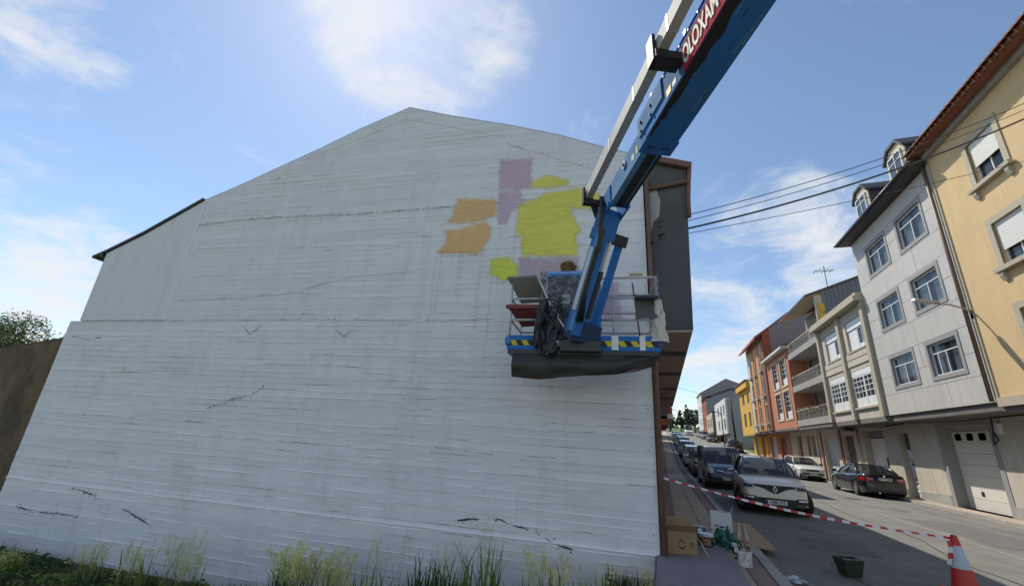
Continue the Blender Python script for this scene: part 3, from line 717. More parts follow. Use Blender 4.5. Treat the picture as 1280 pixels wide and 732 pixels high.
MB().prism([(.02, -.06, 4), (.02, -.06, 12), (5, -.06, 14.0), (10, -.06, 14), (10, -.06, 4)], (0, .05, 0)).build('metal_side', m_metal, r)
MB().prism([(-.4, 0, 12.3), (5, 0, 14.6), (10, 0, 14.6), (10, 0, 12.3)], (0, 10, 0)).build('roof', m_slate, r)
r = plain_house('mauve_house', 'farthest tall house with mauve metal gable', 118, 13, 14.5, m_farwhite, [(2, 3.5), (6, 7.5)], [(7, 8.7), (10, 11.6)], 1, ground=m_conc, zu=5.8)
MB().prism([(.02, -.06, 5), (.02, -.06, 14.6), (6, -.06, 18.2), (12, -.06, 16), (12, -.06, 5)], (0, .05, 0)).build('metal_side', m_purp, r)
MB().prism([(-.3, 0, 14.55), (6, 0, 18.3), (12, 0, 16), (12, 0, 14.55)], (0, 13, 0)).build('roof', m_slate, r)
# ---------------------------------------------------------------- the white gable building
def wall_mat():
    m = M('white_wall_paint', (.82, .80, .815), .85, .07, .9, .5, 38, rand=.05, dirt=(.63, .615, .62), dscale=.9, damt=.7)
    n, l = m.node_tree.nodes, m.node_tree.links
    b = n['Principled BSDF']; src = b.inputs['Base Color'].links[0].from_socket
    g = n.new('ShaderNodeNewGeometry'); vm = n.new('ShaderNodeVectorMath'); vm.operation = 'MULTIPLY'; vm.inputs[1].default_value = (3.5, .5, .22); l.new(g.outputs['Position'], vm.inputs[0])
    t = n.new('ShaderNodeTexNoise'); t.inputs['Scale'].default_value = 1.2; t.inputs['Detail'].default_value = 6; l.new(vm.outputs[0], t.inputs['Vector'])
    mr = n.new('ShaderNodeMapRange'); l.new(t.outputs[0], mr.inputs[0]); mr.inputs[1].default_value = .5; mr.inputs[2].default_value = .8; mr.inputs[4].default_value = .18
    mx = n.new('ShaderNodeMix'); mx.data_type = 'RGBA'; l.new(mr.outputs[0], mx.inputs[0]); l.new(src, mx.inputs[6]); mx.inputs[7].default_value = (.42, .425, .42, 1)
    # thin scratched lines and flakes along the courses
    v2 = n.new('ShaderNodeVectorMath'); v2.operation = 'MULTIPLY'; v2.inputs[1].default_value = (.8, .8, 26); l.new(g.outputs['Position'], v2.inputs[0])
    t2 = n.new('ShaderNodeTexNoise'); t2.inputs['Scale'].default_value = 1.0; t2.inputs['Detail'].default_value = 5; t2.inputs['Roughness'].default_value = .7; l.new(v2.outputs[0], t2.inputs['Vector'])
    m3 = n.new('ShaderNodeMapRange'); l.new(t2.outputs[0], m3.inputs[0]); m3.inputs[1].default_value = .62; m3.inputs[2].default_value = .74; m3.inputs[4].default_value = .14
    mx2 = n.new('ShaderNodeMix'); mx2.data_type = 'RGBA'; l.new(m3.outputs[0], mx2.inputs[0]); l.new(mx.outputs[2], mx2.inputs[6]); mx2.inputs[7].default_value = (.44, .435, .45, 1)
    l.new(mx2.outputs[2], b.inputs['Base Color'])
    return m
m_wall = wall_mat()
m_back = M('old_wall_joint', (.34, .34, .33), .9, .2, 4)
m_crack = M('crack_dark', (.085, .083, .085), .95, .4, 20)  # dark grey of the cracks, flaked spots and open joints
m_rust = M('rust_red_paint', (.19, .095, .07), .7, .2, 5, .1, 60)
m_bay = M('dark_cement', (.095, .095, .098), .9, .2, 1.2, .3, 40, dirt=(.16, .15, .14), dscale=.9, damt=.35)
m_soff = M('soffit_plaster', (.46, .37, .31), .9, .12, 2, .1, 40)
gb = T('gable_building', 'large white-painted gable-ended building with paint patches on its blank wall', 'building', (-.117, 7.784, 0), R(5.5))
gi = inv_of(gb)
TOP = [(.9, 7.0), (0, 7.42), (-.77, 7.73), (-1.73, 8.17), (-2.87, 8.59), (-4.53, 9.13), (-5.64, 9.54), (-6.98, 9.05), (-8.07, 8.57), (-9.43, 8.03), (-10.35, 7.66), (-11.43, 7.27), (-13.14, 6.36), (-14.27, 5.86), (-14.7, 5.7)]
def topz(u):
    for (a, za), (b, zb) in zip(TOP, TOP[1:]):
        if b <= u <= a: return zb + (za - zb) * (u - b) / (a - b)
    return 5.6
out = [(0, -1.6), (0, 7.42)] + TOP[2:14] + [(-14.27, 3.9), (-14.6, 3.9), (-14.6, -1.6)]
MB().prism([(u, .022, z - (.02 if z > 5 else 0)) for u, z in out], (0, .4, 0)).build('wall_core', m_back, gb)
ch = .128
pieces = []
rnd = random.Random(3)
cols0 = [0, -2.3, -4.75, -7.0, -9.35, -11.42, -14.6]
nz_ = int((9.6 + 1.6) / ch)
for i in range(nz_):
    z0, z1 = -1.6 + i * ch, -1.6 + (i + 1) * ch
    cs = [0] + [c + rnd.choice((0, 0, 0, 0, .5, -.6)) for c in cols0[1:-2]] + [-11.42, -14.6]
    for k in range(len(cs) - 2, 0, -1):     # some courses run on over a joint
        if k not in (len(cs) - 2,) and rnd.random() < .3: cs.pop(k)
    for a, b in zip(cs, cs[1:]):
        if b == -14.6 and z0 > 3.8: continue
        if max(topz(a + (b - a) * t / 24) for t in range(25)) < z0: continue
        pieces.append((b, a, z0, z1))
pieces.sort(key=lambda p: -(p[1] - p[0]))
rest = MB()
def course(mb, b, a, z0, z1):
    d = rnd.choice((0, .001, .0015, .002, .003, .004, .008)) ; g = rnd.choice((.0003, .0003, .0005, .0008, .001, .002, .004))
    if z0 > 3.8: g = min(g, .0006) if rnd.random() < .85 else g; d = min(d, .002)
    a -= .001; b += .001
    zl, zh = z0 + g, z1 - rnd.choice((0, .001, .002))
    if min(topz(a + (b - a) * t / 24) for t in range(25)) > zh and not (b < -5.64 < a and False):
        mb.box(b, a, -d, .03, zl, zh); return True
    us = sorted({b + (a - b) * t / 240 for t in range(241)} | ({-5.64} if b < -5.64 < a else set()))
    us = [u for u in us if topz(u) > zl + .0005]
    if len(us) < 2: return False
    mb.prism([(u, -d, zl) for u in us] + [(u, -d, min(zh, topz(u))) for u in reversed(us)], (0, .03 + d, 0)); return True
for k, (b, a, z0, z1) in enumerate(pieces):
    if k < 300:
        mb = MB()
        if course(mb, b, a, z0, z1): mb.build('wall_course', m_wall, gb)
    else: course(rest, b, a, z0, z1)
tag(rest.build('wall_course_rest', m_wall, gb), kind='stuff')
lips = MB()
for k in range(900):      # thin squeezed-out lips along the joints, uneven and broken
    u0 = rnd.uniform(-14.5, -.3); ln = rnd.choice((rnd.uniform(.15, .7), rnd.uniform(.5, 2.2))); z = -1.6 + ch * rnd.randrange(0, nz_) ; u1 = min(-.02, u0 + ln)
    if (u0 < -11.4 and z > 3.7) or z > min(topz(u0), topz(u1)) - .1 or (z > 3.9 and rnd.random() < .6): continue
    rows = []; n_ = max(4, int((u1 - u0) / .07)); pr = rnd.choice((.006, .009, .014)); sd0 = rnd.uniform(0, 90)
    for j in range(n_ + 1):
        u = u0 + (u1 - u0) * j / n_; e = min(1, 4 * min(j, n_ - j) / n_) if n_ > 4 else .6
        h = max(.0006, (.006 + .004 * noise.noise(Vector((u * 6, sd0, 0)))) * e); zz = z + .006 * noise.noise(Vector((u * 2.5, sd0, 5)))
        d = .008 + pr * max(.1, .6 + noise.noise(Vector((u * 5, sd0, 9)))) * e
        rows.append([(u, -.0005, zz - h), (u, -d, zz - h * .6), (u, -d, zz + h * .4), (u, -.0005, zz + h)])
    lips.grid(rows)
m_lit = M('lit_edge_white', (.88, .89, .90), .7, .05, 3)  # wall paint made whiter: light caught by ledge and lips put into colour
tag(lips.build('mortar_lip', m_lit, gb, smooth=True), kind='stuff')
gaps = MB()
for k in range(520):      # open, broken joints between the courses
    u0 = rnd.uniform(-14.5, -.3); ln = rnd.choice((rnd.uniform(.1, .5), rnd.uniform(.3, 1.6))); z = -1.6 + ch * rnd.randrange(0, nz_); u1 = min(-.02, u0 + ln)
    if (u0 < -11.4 and z > 3.7) or z > min(topz(u0), topz(u1)) - .1 or (z > 3.9 and rnd.random() < .68): continue
    rows = []; n_ = max(4, int((u1 - u0) / .05)); sd0 = rnd.uniform(0, 90); w = rnd.choice((.001, .0015, .002, .0035))
    for j in range(n_ + 1):
        u = u0 + (u1 - u0) * j / n_; zz = z + .01 + .008 * noise.noise(Vector((u * 2.5, sd0, 5))) + .003 * noise.noise(Vector((u * 11, sd0, 5)))
        h = w * max(.05, .5 + 1.2 * noise.noise(Vector((u * 6, sd0, 1)))) * min(1, 5 * min(j, n_ - j) / n_ + .05)
        rows.append([(u, -.0092, zz - h), (u, -.0092, zz + h)])
    gaps.grid(rows)
tag(gaps.build('open_joint', m_crack, gb, fix=False), kind='stuff')
pp = [(-14.27, 3.92), (-11.43, 3.92), (-11.43, 7.26)] + [(-13.14, 6.34), (-14.27, 5.84)]
MB().prism([(u, -.003, z) for u, z in pp], (0, .024, 0)).build('plaster_panel', m_wall, gb)
MB().prism([(-11.46, -.012, 3.93), (-11.36, -.012, 3.93), (-11.3, -.012, 7.2), (-11.42, -.012, 7.16)], (0, .03, 0)).build('plaster_seam', m_wall, gb)
# ledge, ridges
mb = MB()
rows = []
for k in range(120):
    u = -14.6 + 14.6 * k / 119
    z = .115 + .012 * noise.noise(Vector((u * .8, 0, 0))) + .02 * (u / 14.6 + .5)
    h = .013 + .006 * noise.noise(Vector((u * 5, 1, 0)))
    rows.append([(u, -.004, z - h), (u, -.028 - .008 * noise.noise(Vector((u * 3, 7, 0))), z - h * .3), (u, -.024, z + h * .5), (u, -.004, z + h)])
MB().grid(rows).build('wall_ledge', m_lit, gb, smooth=True)
def ridge(pts, w, seed):
    rows = []
    for (a, za), (b, zb) in zip(pts, pts[1:]):
        n_ = max(2, int(math.hypot(b - a, zb - za) / .05))
        for k in range(n_):
            t = k / n_; u = a + (b - a) * t; z = za + (zb - za) * t + .02 * noise.noise(Vector((u * 4, seed, 0)))
            h = w * (.6 + .9 * abs(noise.noise(Vector((u * 7, seed, 3)))))
            rows.append([(u, -.004, z - h), (u, -.004 - h * .8, z - h * .3), (u, -.004 - h * .7, z + h * .4), (u, -.004, z + h)])
    return MB().grid(rows)
for s_, p in enumerate(([(-11.4, 6.5), (-10, 6.58), (-8.3, 6.57), (-6.7, 6.51), (-4.4, 6.52), (-2.7, 6.54), (-1.2, 6.6)], [(-14.5, 3.88), (-11.4, 3.88), (-9.1, 3.89), (-6.6, 3.9), (-4, 3.86), (-.2, 3.88)],
                        [(-11.2, 4.41), (-9.25, 4.46), (-7.75, 4.57), (-6.84, 4.81), (-6.3, 4.93), (-4.8, 5.0)], [(-2.95, 8.08), (-1.9, 7.63), (-.74, 7.06)], [(-8.4, 8.3), (-6.9, 8.75), (-5.7, 9.2), (-4.6, 8.85), (-3, 8.3)])):
    ridge(p, .016, s_).build('plaster_ridge', m_wall, gb, smooth=True)
CR = [([(-11.36, 6.52), (-10.0, 6.6), (-8.3, 6.59), (-6.7, 6.53), (-4.33, 6.54), (-2.74, 6.56), (-1.69, 6.6)], .011), ([(-14.4, 3.9), (-11.41, 3.9), (-9.13, 3.91), (-6.56, 3.92), (-4.01, 3.88), (-2.58, 3.92), (-.3, 3.9)], .006),
      ([(-9.38, 1.9), (-9.15, 1.98), (-8.76, 2.12), (-8.33, 2.22), (-7.95, 2.42)], .014), ([(-3.33, .29), (-2.93, .35), (-2.59, .37), (-2.25, .31), (-1.92, .26), (-1.69, .14), (-1.29, .03)], .02),
      ([(-10.86, -.2), (-10.54, -.28), (-10.2, -.38), (-9.83, -.49)], .016), ([(-11.2, 4.43), (-9.25, 4.48), (-7.75, 4.59), (-6.84, 4.83), (-6.31, 4.95)], .004), ([(-2.95, 8.1), (-1.9, 7.65), (-.74, 7.08)], .005),
      ([(-9.5, 7.42), (-9.3, 7.62), (-9.05, 7.85)], .014), ([(-14.32, 3.5), (-13.72, 3.42), (-13.2, 3.48)], .01), ([(-13.93, -.46), (-13.13, -.5), (-12.41, -.47), (-11.92, -.48)], .012),
      ([(-8.97, 3.75), (-8.75, 3.57), (-8.43, 3.81)], .009), ([(-6.51, 3.68), (-6.28, 3.54), (-6.02, 3.72)], .008), ([(-12.49, .04), (-12.07, .02), (-11.54, -.07)], .012), ([(-.03, 6.4), (-.05, 5.5), (-.04, 3.9), (-.06, 2.45), (-.03, 1.2), (-.05, .2)], .01),
      ([(-8.2, 2.9), (-6.9, 2.92), (-5.6, 2.88)], .004), ([(-7.2, 5.6), (-6.0, 5.65), (-5.1, 5.6)], .004), ([(-7.6, 1.2), (-6.3, 1.15), (-4.6, 1.2)], .004), ([(-12.6, 2.7), (-11, 2.68), (-10.1, 2.7)], .005), ([(-4.9, 2.3), (-3.6, 2.32)], .004),
      ([(-3.9, 1.45), (-2.9, 1.4), (-1.6, 1.42)], .005), ([(-13.2, 1.6), (-12.1, 1.62), (-11.2, 1.58)], .004)]
for s_, (p, w) in enumerate(CR):
    mb = MB(); prev = None
    for (a, za), (b, zb) in zip(p, p[1:]):
        n_ = max(3, int(math.hypot(b - a, zb - za) / .06))
        for k in range(n_):
            t = k / n_; u = a + (b - a) * t + rnd.uniform(-.008, .008); z = za + (zb - za) * t + rnd.uniform(-.6, .6) * w * 1.3
            h = w * max(0, noise.noise(Vector((u * 2.3, z * 2.3, s_))) + .45 + rnd.uniform(-.45, .35))
            cur = ((u, -.0105, z - h), (u, -.0105, z + h))
            if prev and h > .0005: mb.add([prev[0], cur[0], cur[1], prev[1]], [(0, 1, 2, 3)])
            prev = cur
            for rep in range(1 if w < .012 else 4):
                if rnd.random() > .38 or w < .005: continue   # flaked spots beside the crack
                q = rnd.uniform(.003, .012) * (1 if w < .012 else 1.3); cu, cz = u + rnd.uniform(-.06, .06), z + rnd.gauss(0, .03)
                mb.add([(cu + q * rnd.uniform(.5, 1.6) * math.cos(x), -.0105, cz + q * rnd.uniform(.4, .9) * math.sin(x)) for x in (0, 1.2, 2.3, 3.3, 4.4, 5.4)], [tuple(range(6))])
    tag(mb.build('crack', m_crack, gb, fix=False), kind='stuff')
# paint patches: thin coats rolled onto the wall
def paint(name, col, alpha, seed):
    m = M(name, col, .75, .1, 2.2, 0)
    n, l = m.node_tree.nodes, m.node_tree.links; b = n['Principled BSDF']
    tr = n.new('ShaderNodeBsdfTransparent'); mx = n.new('ShaderNodeMixShader')
    g = n.new('ShaderNodeNewGeometry'); vm = n.new('ShaderNodeVectorMath'); vm.operation = 'MULTIPLY'; vm.inputs[1].default_value = (1.5, 1, 9); l.new(g.outputs['Position'], vm.inputs[0])
    t = n.new('ShaderNodeTexNoise'); t.inputs['Scale'].default_value = 2.2; t.inputs['Detail'].default_value = 7; t.inputs['Roughness'].default_value = .7; l.new(vm.outputs[0], t.inputs['Vector'])
    mr = n.new('ShaderNodeMapRange'); l.new(t.outputs[0], mr.inputs[0]); mr.inputs[1].default_value = .3; mr.inputs[2].default_value = .62; mr.inputs[3].default_value = alpha - .28; mr.inputs[4].default_value = alpha
    l.new(mr.outputs[0], mx.inputs[0]); l.new(tr.outputs[0], mx.inputs[1]); l.new(b.outputs[0], mx.inputs[2]); l.new(mx.outputs[0], n['Material Output'].inputs[0])
    return m
PURP, YELL, ORAN, MAUV, PINK = (.68, .49, .60), (.86, .79, .13), (.90, .55, .22), (.62, .47, .52), (.70, .49, .60)
PAT = [('purple paint square', PURP, .9, [(-3.09, 7.68), (-2.35, 7.63), (-2.33, 6.86), (-3.06, 6.9)], 0), ('purple paint daub', PURP, .9, [(-3.07, 6.84), (-2.58, 6.84), (-2.44, 6.42), (-2.76, 6.33), (-2.8, 6.03), (-3.01, 6.02)], 3),
       ('small yellow paint stroke', YELL, .92, [(-2.33, 7.0), (-2.0, 7.18), (-1.53, 7.01), (-1.49, 6.83), (-1.98, 6.82), (-2.33, 6.89)], 0), ('upper orange paint patch', ORAN, .85, [(-4.01, 6.75), (-3.1, 6.65), (-3.05, 6.27), (-3.56, 6.1), (-4.32, 6.11), (-4.11, 6.22)], 0),
       ('lower orange paint patch', ORAN, .92, [(-4.23, 5.94), (-3.96, 5.95), (-3.3, 6.12), (-3.15, 5.91), (-3.22, 5.61), (-3.42, 5.35), (-4.36, 5.41), (-4.16, 5.65)], 9),
       ('large yellow paint patch', YELL, .95, [(-2.6, 6.44), (-2.33, 6.54), (-1.98, 6.71), (-1.35, 6.78), (-.85, 6.6), (-.88, 6.2), (-1.48, 6.31), (-1.28, 5.88), (-1.24, 5.72), (-1.34, 5.66), (-1.3, 5.21), (-2.45, 5.24), (-2.49, 5.72), (-2.61, 5.69)], 0),
       ('small yellow-green paint patch', (.80, .84, .10), .95, [(-3.13, 5.22), (-2.73, 5.24), (-2.53, 5.05), (-2.51, 4.83), (-2.83, 4.71), (-3.12, 4.89)], 3), ('mauve paint band', MAUV, .88, [(-2.5, 5.2), (-1.3, 5.17), (-1.31, 4.4), (-2.49, 4.4)], 4), ('pink paint rectangle', PINK, .88, [(-.8, 4.64), (-.55, 4.65), (-.5, 3.9), (-.83, 3.9)], 0)]
def seg_dist(p, poly):
    d = 1e9; ins = False; n_ = len(poly)
    for i in range(n_):
        a, b = Vector(poly[i]), Vector(poly[(i + 1) % n_]); t = max(0, min(1, (p - a).dot(b - a) / max(1e-9, (b - a).length_squared))); d = min(d, (p - a.lerp(b, t)).length)
        if (a.y > p.y) != (b.y > p.y) and p.x < (b.x - a.x) * (p.y - a.y) / (b.y - a.y) + a.x: ins = not ins
    return d if ins else -d
def brushed(name, col, al, seed, slant):
    """a thin coat whose cover fades and breaks up along brush strokes towards its edge"""
    m = paint(name, col, al, seed); n, l = m.node_tree.nodes, m.node_tree.links
    mx = [q for q in n if q.type == 'MIX_SHADER'][0]; base = mx.inputs[0].links[0].from_socket
    at = n.new('ShaderNodeAttribute'); at.attribute_name = 'cover'
    g = n.new('ShaderNodeNewGeometry'); mp = n.new('ShaderNodeMapping'); mp.inputs['Rotation'].default_value = (0, slant, 0); mp.inputs['Scale'].default_value = (2.2, 1, 15); mp.inputs['Location'].default_value = (seed * 3.7, 0, seed); l.new(g.outputs['Position'], mp.inputs[0])
    t = n.new('ShaderNodeTexNoise'); t.inputs['Scale'].default_value = 1.6; t.inputs['Detail'].default_value = 6; t.inputs['Roughness'].default_value = .7; l.new(mp.outputs[0], t.inputs['Vector'])
    ma = n.new('ShaderNodeMath'); ma.operation = 'MULTIPLY_ADD'; l.new(t.outputs[0], ma.inputs[0]); ma.inputs[1].default_value = .34; l.new(at.outputs['Fac'], ma.inputs[2])
    mr = n.new('ShaderNodeMapRange'); mr.interpolation_type = 'SMOOTHSTEP'; l.new(ma.outputs[0], mr.inputs[0]); mr.inputs[1].default_value = .125; mr.inputs[2].default_value = .235
    mu = n.new('ShaderNodeMath'); mu.operation = 'MULTIPLY'; l.new(mr.outputs[0], mu.inputs[0]); l.new(base, mu.inputs[1]); l.new(mu.outputs[0], mx.inputs[0])
    return m
for s_, (lab, col, al, poly, drips) in enumerate(PAT):
    y = -.0125 - .001 * s_
    us = [p[0] for p in poly]; zb = min(p[1] for p in poly); zt_ = max(p[1] for p in poly)
    e = .12; st_ = .025; nu = int((max(us) - min(us) + 2 * e) / st_); nv = int((zt_ - zb + 2 * e) / st_)
    P = [[Vector((min(us) - e + st_ * i, zb - e + st_ * j)) for i in range(nu + 1)] for j in range(nv + 1)]
    Dm = [[seg_dist(p, poly) for p in r_] for r_ in P]
    me = bpy.data.meshes.new('paint_patch')
    fs = [(j * (nu + 1) + i, j * (nu + 1) + i + 1, (j + 1) * (nu + 1) + i + 1, (j + 1) * (nu + 1) + i) for j in range(nv) for i in range(nu) if max(Dm[j][i], Dm[j][i + 1], Dm[j + 1][i], Dm[j + 1][i + 1]) > -.085]
    used = sorted({v for f in fs for v in f}); ix = {v: k for k, v in enumerate(used)}
    flat = [p for r_ in P for p in r_]; fd = [d for r_ in Dm for d in r_]
    me.from_pydata([(flat[v].x, y, flat[v].y) for v in used], [], [tuple(ix[v] for v in f) for f in fs])
    av = me.attributes.new('cover', 'FLOAT', 'POINT'); av.data.foreach_set('value', [fd[v] for v in used])
    me.materials.append(brushed(lab.replace(' ', '_'), col, al, s_, (0, .3, -.1, .25, .45, .05, .2, 0, 1.5)[s_]))
    o = link('paint_patch', me, gb); o['label'] = lab
    if drips:
        md = paint('drip_' + str(s_), tuple(c * .7 for c in col), .3, s_)
        for k in range(drips):
            u = rnd.uniform(min(us), max(us)); ln = rnd.uniform(.4, 2.3); w = rnd.uniform(.004, .012)
            db = MB(); n_ = 8
            db.grid([[(u - w + .01 * math.sin(j * .9 + k), y - .0008, zb + .12 - ln * j / n_), (u + w * (1 - .6 * j / n_) + .01 * math.sin(j * .9 + k), y - .0008, zb + .12 - ln * j / n_)] for j in range(n_ + 1)]); db.build('paint_drip', md, gb, fix=False)
# roof and street side
roof_pts = [(u, z) for u, z in TOP if u <= 0.01]
for (a, za), (b, zb) in zip(roof_pts, roof_pts[1:]):
    left = b < -12
    y0 = -.05 if left else .012
    MB().prism([(a, y0, za + .006), (b, y0, zb + .006), (b, y0, zb + (.075 if left else .045)), (a, y0, za + (.075 if left else .045))], (0, 15.8, 0)).build('roof_strip', m_slate if left else M('roof_flashing', (.5, .51, .53), .6), gb)
MB().bar((-14.38, -.04, 5.78), (-14.38, 12, 5.78), .08, .08).build('gutter', m_black, gb)
MB().prism([(-14.27, .4, -1.5), (-14.27, .4, 5.8), (-5.6, .4, 9.5), (0, .4, 7.4), (-.4, .4, -1.5)], (0, 14.5, 0)).build('rear_mass', m_conc, gb)
def wb_(name, mat, x0, x1, y0, y1, z0, z1): return MB().box(x0, x1, y0, y1, z0, z1).build(name, mat, gb, inv=gi)
YE = 24.2
wb_('street_wall', m_rust, -.5, -.085, 7.86, YE, -.1, 3.70)
MB().prism([(-.09, 7.835, 3.71), (.615, 7.835, 3.71), (.70, 7.835, 6.62), (-.09, 7.835, 6.62)], (0, YE - 7.84, 0)).build('projecting_bay', m_bay, gb, inv=gi)
MB().prism([(-.09, 7.845, 6.625), (.70, 7.845, 6.625), (.72, 7.845, 6.98), (-.09, 7.845, 7.32)], (0, YE - 7.84, 0)).build('bay_head', m_bay, gb, inv=gi)
MB().add([(-.08, 7.83, 6.6), (.14, 7.83, 6.6), (.2, 7.83, 6.35), (.16, 7.83, 6.0), (.05, 7.83, 5.9), (-.02, 7.83, 5.6), (-.08, 7.83, 5.5)], [tuple(range(7))]).build('bare_plaster', m_conc, gb, inv=gi)
MB().prism([(-.3, 7.74, 7.43), (.80, 7.74, 6.97), (.83, 7.74, 7.09), (-.3, 7.74, 7.56)], (0, YE - 7.7, 0)).build('eave_roof', m_rust, gb, inv=gi)
for k in range(8): MB().bar((-.05, 8.0 + k * 2.2, 7.2), (.72, 8.0 + k * 2.2, 6.9), .08, .1).build('rafter', m_rust, gb, inv=gi)
wb_('soffit', m_soff, -.083, .60, 7.86, YE, 3.66, 3.706)
for y in (9.6, 12.6, 16.2, 19.6): wb_('soffit_beam', m_bay, -.083, .59, y, y + .35, 3.63, 3.659)
MB().tube([(-.05, 7.76, 6.9), (-.05, 7.76, .12)], .042, 8).build('drain_pipe', m_rust, gb, smooth=True, inv=gi)
MB().tube([(-.02, 7.79, 6.62), (.74, 7.79, 6.70)], .045, 8).build('gutter_pipe', m_rust, gb, smooth=True, inv=gi)
MB().tube([(.78, 7.79, 7.0), (.75, 7.79, 6.72), (.71, 7.79, 6.3), (.70, 7.8, 5.9)], .04, 8).build('drain_pipe', m_rust, gb, smooth=True, inv=gi)
for y in (9, 13, 17, 21):
    MB().box(-.084, -.06, y, y + 1.6, .3 if y == 9 else 1.2, 2.6).build('street_window', m_glassd, gb, inv=gi)
MB().cyl((.0, 7.8, 5.42), (.0, 7.7, 5.42), .03).build('cable_hook', m_dark, gb, inv=gi)

# ---------------------------------------------------------------- other houses of the left row
def left_house(name, label, y0, y1, xf, h, wall, zov=3.4, ov=.55, trim=None):
    z = prof((y0 + y1) / 2); r = T(name, label, 'house', (xf, y0, z)); L = y1 - y0
    bx(r, 'ground_wall', m_conc, -9, 0, 0, L, -1, zov - .001)
    bx(r, 'wall', wall, -9, ov, 0, L, zov, h)
    if trim:
        bx(r, 'balcony_slab', trim, ov + .001, ov + .32, .05, L - .05, zov - .12, zov + .14); bx(r, 'balcony_front', m_redw, ov + .02, ov + .28, .06, L - .06, zov + .141, zov + .9)
        bx(r, 'canopy', m_redw, .001, ov - .02, .05, L - .05, zov - .5, zov - .13)
    MB().prism([(ov + .4, -.1, h + .005), (ov + .4, -.1, h + .12), (-4.2, -.1, h + 1.9), (-9.2, -.1, h + .1), (-9.2, -.1, h + .005)], (0, L + .2, 0)).build('roof', m_tile, r)
    k = 0
    for y in [1 + 2.4 * i for i in range(int((L - 1) / 2.4))]:
        for zz in (zov + 1.0, zov + 3.6):
            if zz + 1.4 < h: bx(r, 'window', m_glassd, ov + .001, ov + .03, y, y + 1.1, zz, zz + 1.3)
    return r
left_house('red_trim_house', 'second house on the left, dark red under its projecting floor', 27.6, 38.5, -.1, 10.2, m_bay, 3.35, .45, m_farwhite)
left_house('pale_left_house', 'pale beige house on the left beyond the red trimmed one', 41, 58, -.3, 7.4, m_cream, 3.2, .0)
left_house('far_left_house', 'farther cream house on the left side uphill', 63, 82, -.4, 8.2, m_farwhite, 3.2, .0)
left_house('last_left_house', 'last house on the left before the hilltop', 90, 112, -.4, 6.6, m_cream, 3.0, .0)
# stained wall at the left edge
bwm = M('stained_brown_concrete', (.15, .10, .055), .95, .45, 1.1, .4, 25, dirt=(.04, .035, .03), dscale=1.6, damt=.95, stretch=(1, 1, .7))
r = T('boundary_wall', 'dark brown stained boundary wall joining the gable building on its left', 'wall', (-15, 7.0, -1.4))
MB().prism([(-15, 0, -.3), (.65, 0, -.3), (.65, 0, 5.14), (-15, 0, 3.8)], (0, .3, 0)).build('wall', bwm, r)
MB().prism([(-15, -.01, 3.80), (.64, -.01, 5.14), (.64, -.01, 5.165), (-15, -.01, 3.825)], (0, .32, 0)).build('coping', bwm, r)
# ---------------------------------------------------------------- boom lift
m_blue = M('lift_blue', (.04, .18, .50), .8, .12, 3, spec=.08, dirt=(.1, .13, .17), dscale=2.2, damt=.45)
m_bluel = M('lift_blue_light', (.10, .28, .56), .8, .12, 3, spec=.08, dirt=(.3, .33, .36), dscale=3, damt=.6)
m_steel = M('worn_steel', (.58, .59, .60), .5, .15, 5, metal=.4, dirt=(.2, .19, .18), dscale=3, damt=.4)
m_track = M('track_aluminium', (.46, .46, .45), .7, .1, 4, spec=.25, dirt=(.2, .19, .17), dscale=2, damt=.3)
m_grease = M('grease', (.022, .018, .015), .5, .3, 6)
m_redst = M('sticker_red', (.42, .03, .05), .85, .06, 4, spec=.05)
m_wpaint = M('sticker_white', (.7, .7, .7), .7, .03)
m_haz_y = M('hazard_yellow', (.62, .50, .03), .6, .15, 8)
m_haz_k = M('hazard_black', (.02, .02, .02), .6, .1)
LB = Vector((6.1, -7.2, 0.02))
lift = T('boom_lift', 'blue boom lift reaching over the street to the gable wall', 'boom lift', LB)
li = Matrix.Translation(-LB)
BT = Vector((-.454, 5.113, 4.869)) + Vector((.907, .422, 0)) * .033; D = Vector((.421, -.906, .044)).normalized(); U = Vector((0, 0, 1)); NL = U.cross(D).normalized()
if NL.x > 0: NL = -NL
U = D.cross(NL); U = U if U.z > 0 else -U
def bp(t, a=0, b=0): return BT + D * t + NL * a + U * b
def rsec(mb, t0, t1, a0, a1, b0, b1):
    vs = [bp(t, a, b) for t in (t0, t1) for a, b in ((a0, b0), (a1, b0), (a1, b1), (a0, b1))]
    return mb.add(vs, [(0, 1, 2, 3), (7, 6, 5, 4), (0, 4, 5, 1), (1, 5, 6, 2), (2, 6, 7, 3), (3, 7, 4, 0)])
def lp(name, mb, mat, parent=None, smooth=False): return mb.build(name, mat, parent or lift, smooth=smooth, inv=li)
BW, BH, TE = .168, .19, 1.22
lp('boom_extension', rsec(MB(), .02, 4, -.12, .12, -.15, .15), m_bluel)
lp('slide_track', rsec(rsec(MB(), .05, 4, -.06, .04, -.162, -.151), .05, 4, -.118, -.09, -.158, -.151), m_grease)
outer = lp('boom_section', rsec(MB(), TE, 12.2, -BW, BW, -BH, BH), m_blue)
for s_ in (-1, 1):
    lp('wear_plate', rsec(MB(), TE - .02, TE + .55, s_ * (BW + .002) if s_ > 0 else -BW - .014, BW + .014 if s_ > 0 else -BW - .002, -.05, .19), m_bluel)
lp('wear_plate', rsec(MB(), TE - .06, TE + .16, -BW - .012, BW + .012, -BH - .014, -BH - .002), m_blue)
for t in (TE + .06, TE + .3):
    for b in (-.02, .1): lp('bolt', MB().cyl(bp(t, BW + .015, b), bp(t, BW + .03, b), .014, 8), m_dark)
for a in (-.1, -.05, .05, .1): lp('bolt', MB().cyl(bp(TE + .05, a, -BH - .015), bp(TE + .05, a, -BH - .028), .012, 8), m_dark)
